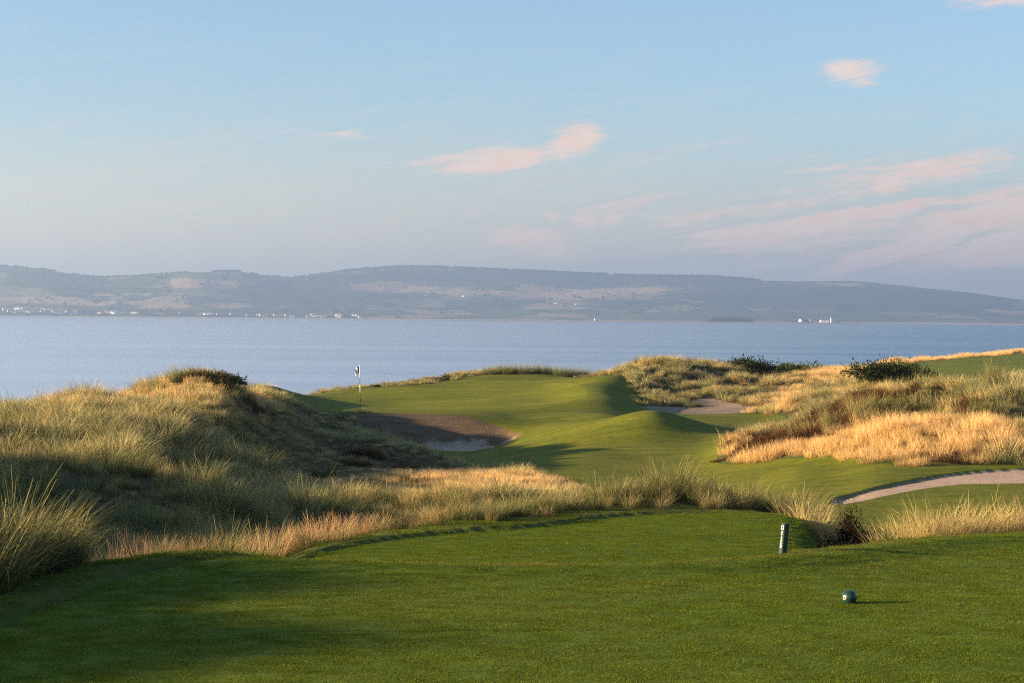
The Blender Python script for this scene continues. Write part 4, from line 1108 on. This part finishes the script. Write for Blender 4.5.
# flagstick on the green
fl = bpy.data.objects.new('flagstick', None); link(fl); fl.location = gz_at(361, 122.0); fl.empty_display_size = .3
fl.rotation_euler = (0, R(-2.2), 0)
tag(fl, 'black and white banded flagstick with a limp white flag on the green', 'flagstick')
HP = 2.28
segs_ = [(0, .62, 'black_paint'), (.62, 1.14, 'white_paint'), (1.14, 1.52, 'black_paint'), (1.52, HP, 'white_paint')]  # lowest black length paints in the shadow at the pole's foot
for z0, z1, mt in segs_:
    bm = bmesh.new(); lathe(bm, [(0, z0), (.02, z0), (.02, z1), (0, z1)], 12)
    bm_obj('pole', bm, M[mt], fl)
bm = bmesh.new(); lathe(bm, [(0, 0), (.03, .01), (.034, .03), (.02, .06), (0, .06)], 12, HP - .01)
bm_obj('finial', bm, M['white_paint'], fl)
def flag_mesh(x0, x1, mt):
    bm = bmesh.new(); g_ = []
    for i in range(9):
        u = x0 + (x1 - x0) * i / 8
        col_ = []
        for j in range(8):
            v_ = j / 7
            droop = .62 * u ** 1.3
            col_.append(bm.verts.new((-.02 - u * .30 * (1 - .25 * v_), .045 * math.sin(u * 11 + v_ * 1.5) * u, HP - .02 - v_ * .40 - droop * .32)))
        g_.append(col_)
    for i in range(8):
        for j in range(7):
            bm.faces.new((g_[i][j], g_[i + 1][j], g_[i + 1][j + 1], g_[i][j + 1]))
    return bm_obj('flag', bm, M[mt], fl)
flag_mesh(0, .38, 'black_paint'); flag_mesh(.38, 1.0, 'white_paint')
bm = bmesh.new(); lathe(bm, [(.054, .004), (.054, -.10), (0, -.10)], 16)
bm_obj('hole_cup', bm, M['white_paint'], fl)

# ------------------------------------------------------------------ far shore: houses, lighthouse, mast, woods
M['house_wall'] = simple_mat('house_render', (.80, .78, .74), .8, .2, .06, 1)
M['house_roof'] = simple_mat('house_slate', (.13, .13, .145), .8, .2, .15, 1)
def house_mesh(name, L, W, H, RH):
    v = [(-L, -W, 0), (L, -W, 0), (L, W, 0), (-L, W, 0), (-L, -W, H), (L, -W, H), (L, W, H), (-L, W, H), (-L, 0, H + RH), (L, 0, H + RH)]
    wall = [(0, 1, 5, 4), (1, 2, 6, 5), (2, 3, 7, 6), (3, 0, 4, 7), (5, 6, 9), (7, 4, 8)]
    e_ = .4
    rv = [(-L - e_, -W - e_, H - .3), (L + e_, -W - e_, H - .3), (L + e_, 0, H + RH + .05), (-L - e_, 0, H + RH + .05), (L + e_, W + e_, H - .3), (-L - e_, W + e_, H - .3)]
    roof = [(0, 1, 2, 3), (3, 2, 4, 5)]
    out = []
    for nm, vv, ff, mt in ((name, v, wall, 'house_wall'), ('roof', rv, roof, 'house_roof')):
        bm = bmesh.new(); bv = [bm.verts.new(x) for x in vv]
        for f_ in ff: bm.faces.new([bv[i] for i in f_])
        if nm == 'roof':
            for x in ((-L * .8, 0), (L * .8, 0)):
                c_ = bmesh.ops.create_cube(bm, size=1.0)['verts']
                for q_ in c_: q_.co = Vector((q_.co.x * 1.0 + x[0], q_.co.y * 1.0, H + RH + .6 + q_.co.z * 1.8))
        bmesh.ops.recalc_face_normals(bm, faces=bm.faces)
        me = bpy.data.meshes.new(nm); bm.to_mesh(me); bm.free(); me.materials.append(M[mt]); out.append(me)
    return out
HM = [house_mesh('house', 8, 4.2, 5.2, 3.2), house_mesh('house', 11, 5, 6.4, 3.6), house_mesh('house', 6, 4, 5.0, 3.0), house_mesh('house', 18, 7, 6, 3)]
def far_pt(px, t):
    dd = float(shore_d(px) + (ridge_d(px) - shore_d(px)) * t)
    return Vector(((px - 512) / F * dd, dd, float(far_z(np.array([px]), np.array([t]))[0])))
def house(loc, k, label, group, s=1.0, rz=None):
    w_, r_ = HM[k]
    loc = loc + Vector((0, 0, 1.0))
    o = link(bpy.data.objects.new('house', w_)); o.location = loc; o.scale = (s, s, s)
    o.rotation_euler = (0, 0, random.uniform(-.5, .5) if rz is None else rz)
    tag(o, label, 'house', group)
    link(bpy.data.objects.new('roof', r_), o)
rh = random.Random(5)
def cluster(n, pxs, tr, label, group):
    for i in range(n):
        house(far_pt(rh.uniform(*pxs), rh.uniform(*tr)), rh.choice([0, 0, 1, 2, 2]), label, group, rh.uniform(.7, 1.1) if 'lone' in label else rh.uniform(1.0, 1.55))
cluster(48, (2, 78), (.07, .20), 'white house of the village on the far shore below the pale hill', 'houses of the village below the pale hill')
cluster(15, (98, 140), (.09, .12), 'white house in the row beside the long golden field across the water', 'houses in the row by the golden field')
cluster(12, (180, 262), (.05, .10), 'white house of the waterside hamlet below the long golden field', 'houses of the waterside hamlet')
cluster(26, (262, 372), (.02, .075), 'small white house of the far shoreline village below the dark woods', 'houses of the shoreline village')
cluster(6, (420, 600), (.35, .5), 'lone white farmhouse among the tan fields of the far hillside', 'farmhouses among the tan fields')
for px, t_, s in ((22, .18, 1.9), (40, .155, 2.0), (62, .17, 1.7), (8, .16, 1.6)):
    house(far_pt(px, t_), 3, 'long pale building in the village below the pale hill', 'long buildings of the village', s * .8)

def spit_pt(px, s=0.0):
    dd = float(np.interp(px, [400, 893], [7700, 6900]) + s * 110)
    return Vector(((px - 512) / F * dd, dd, float(spit_z(np.array([px]), np.array([s]))[0])))
lh = bpy.data.objects.new('lighthouse', None); link(lh); lh.location = spit_pt(831, -.3)
tag(lh, 'white lighthouse tower near the tip of the sandy spit', 'lighthouse')
bm = bmesh.new(); lathe(bm, [(0, -1), (3.9, -1), (3.4, 8), (3.0, 16), (3.9, 16.2), (3.9, 17), (0, 17)], 20); bm_obj('tower', bm, M['house_wall'], lh)
bm = bmesh.new(); lathe(bm, [(0, 17), (1.9, 17), (1.9, 20), (0, 20)], 16); bm_obj('lantern', bm, M['black_paint'], lh)
bm = bmesh.new(); lathe(bm, [(2.4, 20), (1.8, 21.2), (.4, 22.2), (0, 23.2)], 16); bm_obj('dome_roof', bm, M['house_wall'], lh)
house(spit_pt(824.5, -.3), 1, 'low white keepers house beside the lighthouse', None, 1.25, 0)
house(spit_pt(822, -.1), 0, 'small white keepers cottage beyond the low keepers house', None, 1.1, .1)
house(spit_pt(801, -.2), 2, 'white house standing alone by the small wood on the spit', None, 1.5, .9)
house(spit_pt(812, 0), 0, 'grey roofed house between the small wood and the lighthouse', None, 1.3, .2)
house(spit_pt(597, 0), 0, 'lone white house near the middle of the sandy spit', None, 1.2, .2)
bm = bmesh.new()
M['mast'] = simple_mat('galvanised_steel', (.30, .30, .31), .5, .5, .1, 2)
def lattice(bm, h, w0, w1, n):
    def bar(a_, b_, r_):
        a_, b_ = Vector(a_), Vector(b_); dv_ = b_ - a_
        mt_ = Matrix.Translation((a_ + b_) / 2) @ dv_.to_track_quat('Z', 'Y').to_matrix().to_4x4()
        vs_ = bmesh.ops.create_cone(bm, cap_ends=True, segments=5, radius1=r_, radius2=r_, depth=dv_.length)['verts']
        for v_ in vs_: v_.co = mt_ @ v_.co
    for k in range(n):
        z0, z1 = h * k / n, h * (k + 1) / n
        a0, a1 = w0 + (w1 - w0) * k / n, w0 + (w1 - w0) * (k + 1) / n
        for sx_, sy_ in ((1, 1), (1, -1), (-1, -1), (-1, 1)):
            bar((sx_ * a0, sy_ * a0, z0), (sx_ * a1, sy_ * a1, z1), .45)
            bar((sx_ * a0, sy_ * a0, z0), (-sy_ * a1, sx_ * a1, z1), .22)
for nm, px, t_, h_, lab in (('radio_mast', 841, .98, 95, 'tall thin lattice radio mast on the crest of the far ridge'),
                            ('radio_mast', 553, .52, 34, 'short pale radio mast among the tan fields of the hillside')):
    bm = bmesh.new(); lattice(bm, h_, 3.0, .8, 8)
    o = bm_obj(nm, bm, M['mast'], None, False); o.location = far_pt(px, t_) - Vector((0, 0, 1)); tag(o, lab, 'mast')

# woods on the far side
M['far_leaf'] = blade_mat('far_tree_leaves', (.016, .026, .013), (.026, .04, .018), (.05, .062, .03), .1)
def far_tree(seed):
    v, f, al, sh = bush_foliage(6, 6, 8.5, 170, 3.6, seed, 7)
    return np_mesh('far_tree', v, f, [M['far_leaf']], None, {'along': al, 'shade': sh})
ft_c = coll_of('far_tree', [far_tree(s) for s in range(400, 404)])
r = np.random.default_rng(55)
PTS, SCL = [], []
def woods(n, p0, p1, t0, t1, thr, sc=(.7, 1.2), seed=0):
    px = r.uniform(p0, p1, n); t_ = r.uniform(t0, t1, n)
    k_ = fbm(px / 16.0, t_ * 9.0, 3, 95 + seed) > thr
    px, t_ = px[k_], t_[k_]
    dd = shore_d(px) + (ridge_d(px) - shore_d(px)) * t_
    PTS.append(np.column_stack([(px - 512) / F * dd, dd, far_z(px, t_) - .5])); SCL.append(r.uniform(*sc, len(px)))
woods(1500, 340, 760, .93, 1.02, -.5, (.6, 1.0), 1)
woods(700, -20, 340, .96, 1.02, -.1, (.4, .8), 2)
woods(2600, -20, 700, .15, .9, .22, (.7, 1.2), 3)
woods(520, -20, 400, .02, .09, -.1, (.5, .8), 4)
woods(160, 0, 150, .10, .24, -.05, (.5, .8), 5)
woods(700, 700, 1040, .2, .8, .3, (.6, 1.0), 6)
woods(200, 212, 240, .985, 1.01, -.6, (.5, 1.0), 7)
PTS.append(np.array([spit_pt(p_, s_) for p_, s_ in zip(np.concatenate([r.normal(728, 9, 60), r.uniform(705, 752, 45)]), r.uniform(-.4, .4, 105))]))
SCL.append(np.concatenate([r.uniform(1.1, 1.7, 60), r.uniform(.4, .75, 45)]))
PTS.append(np.array([spit_pt(p_, s_) for p_, s_ in zip(np.concatenate([r.normal(806, 4, 26), r.uniform(786, 842, 34)]), r.uniform(-.1, .5, 60))]))
SCL.append(np.concatenate([r.uniform(.7, 1.0, 26), r.uniform(.3, .6, 34)]))
PTS, SCL = np.concatenate(PTS), np.concatenate(SCL)
scatter('far_forest', ft_c, 4, PTS, SCL, np.zeros(len(PTS)), 'dark woods along the ridge and shore across the water', 'woods', np.zeros((len(PTS), 2)), seed=9)

# ------------------------------------------------------------------ the air over the firth
HAZE = 0.00014
m, t = new_mat('sea_haze')
pv = t.n('ShaderNodeVolumePrincipled')
pv.inputs['Color'].default_value = (.50, .70, 1.0, 1)
pv.inputs['Density'].default_value = HAZE
pv.inputs['Anisotropy'].default_value = 0.55
o_ = t.n('ShaderNodeOutputMaterial'); t.l(pv.outputs[0], o_.inputs['Volume'])
bm = bmesh.new(); bmesh.ops.create_cube(bm, size=1.0)
for v in bm.verts:
    v.co = Vector((v.co.x * 20000, 6800 + v.co.y * 14300, 160 + v.co.z * 362 + 0))
hz = bm_obj('haze', bm, m, None, False)
tag(hz, 'thin blue haze over the water that fades the far hills', 'haze', None, 'stuff')
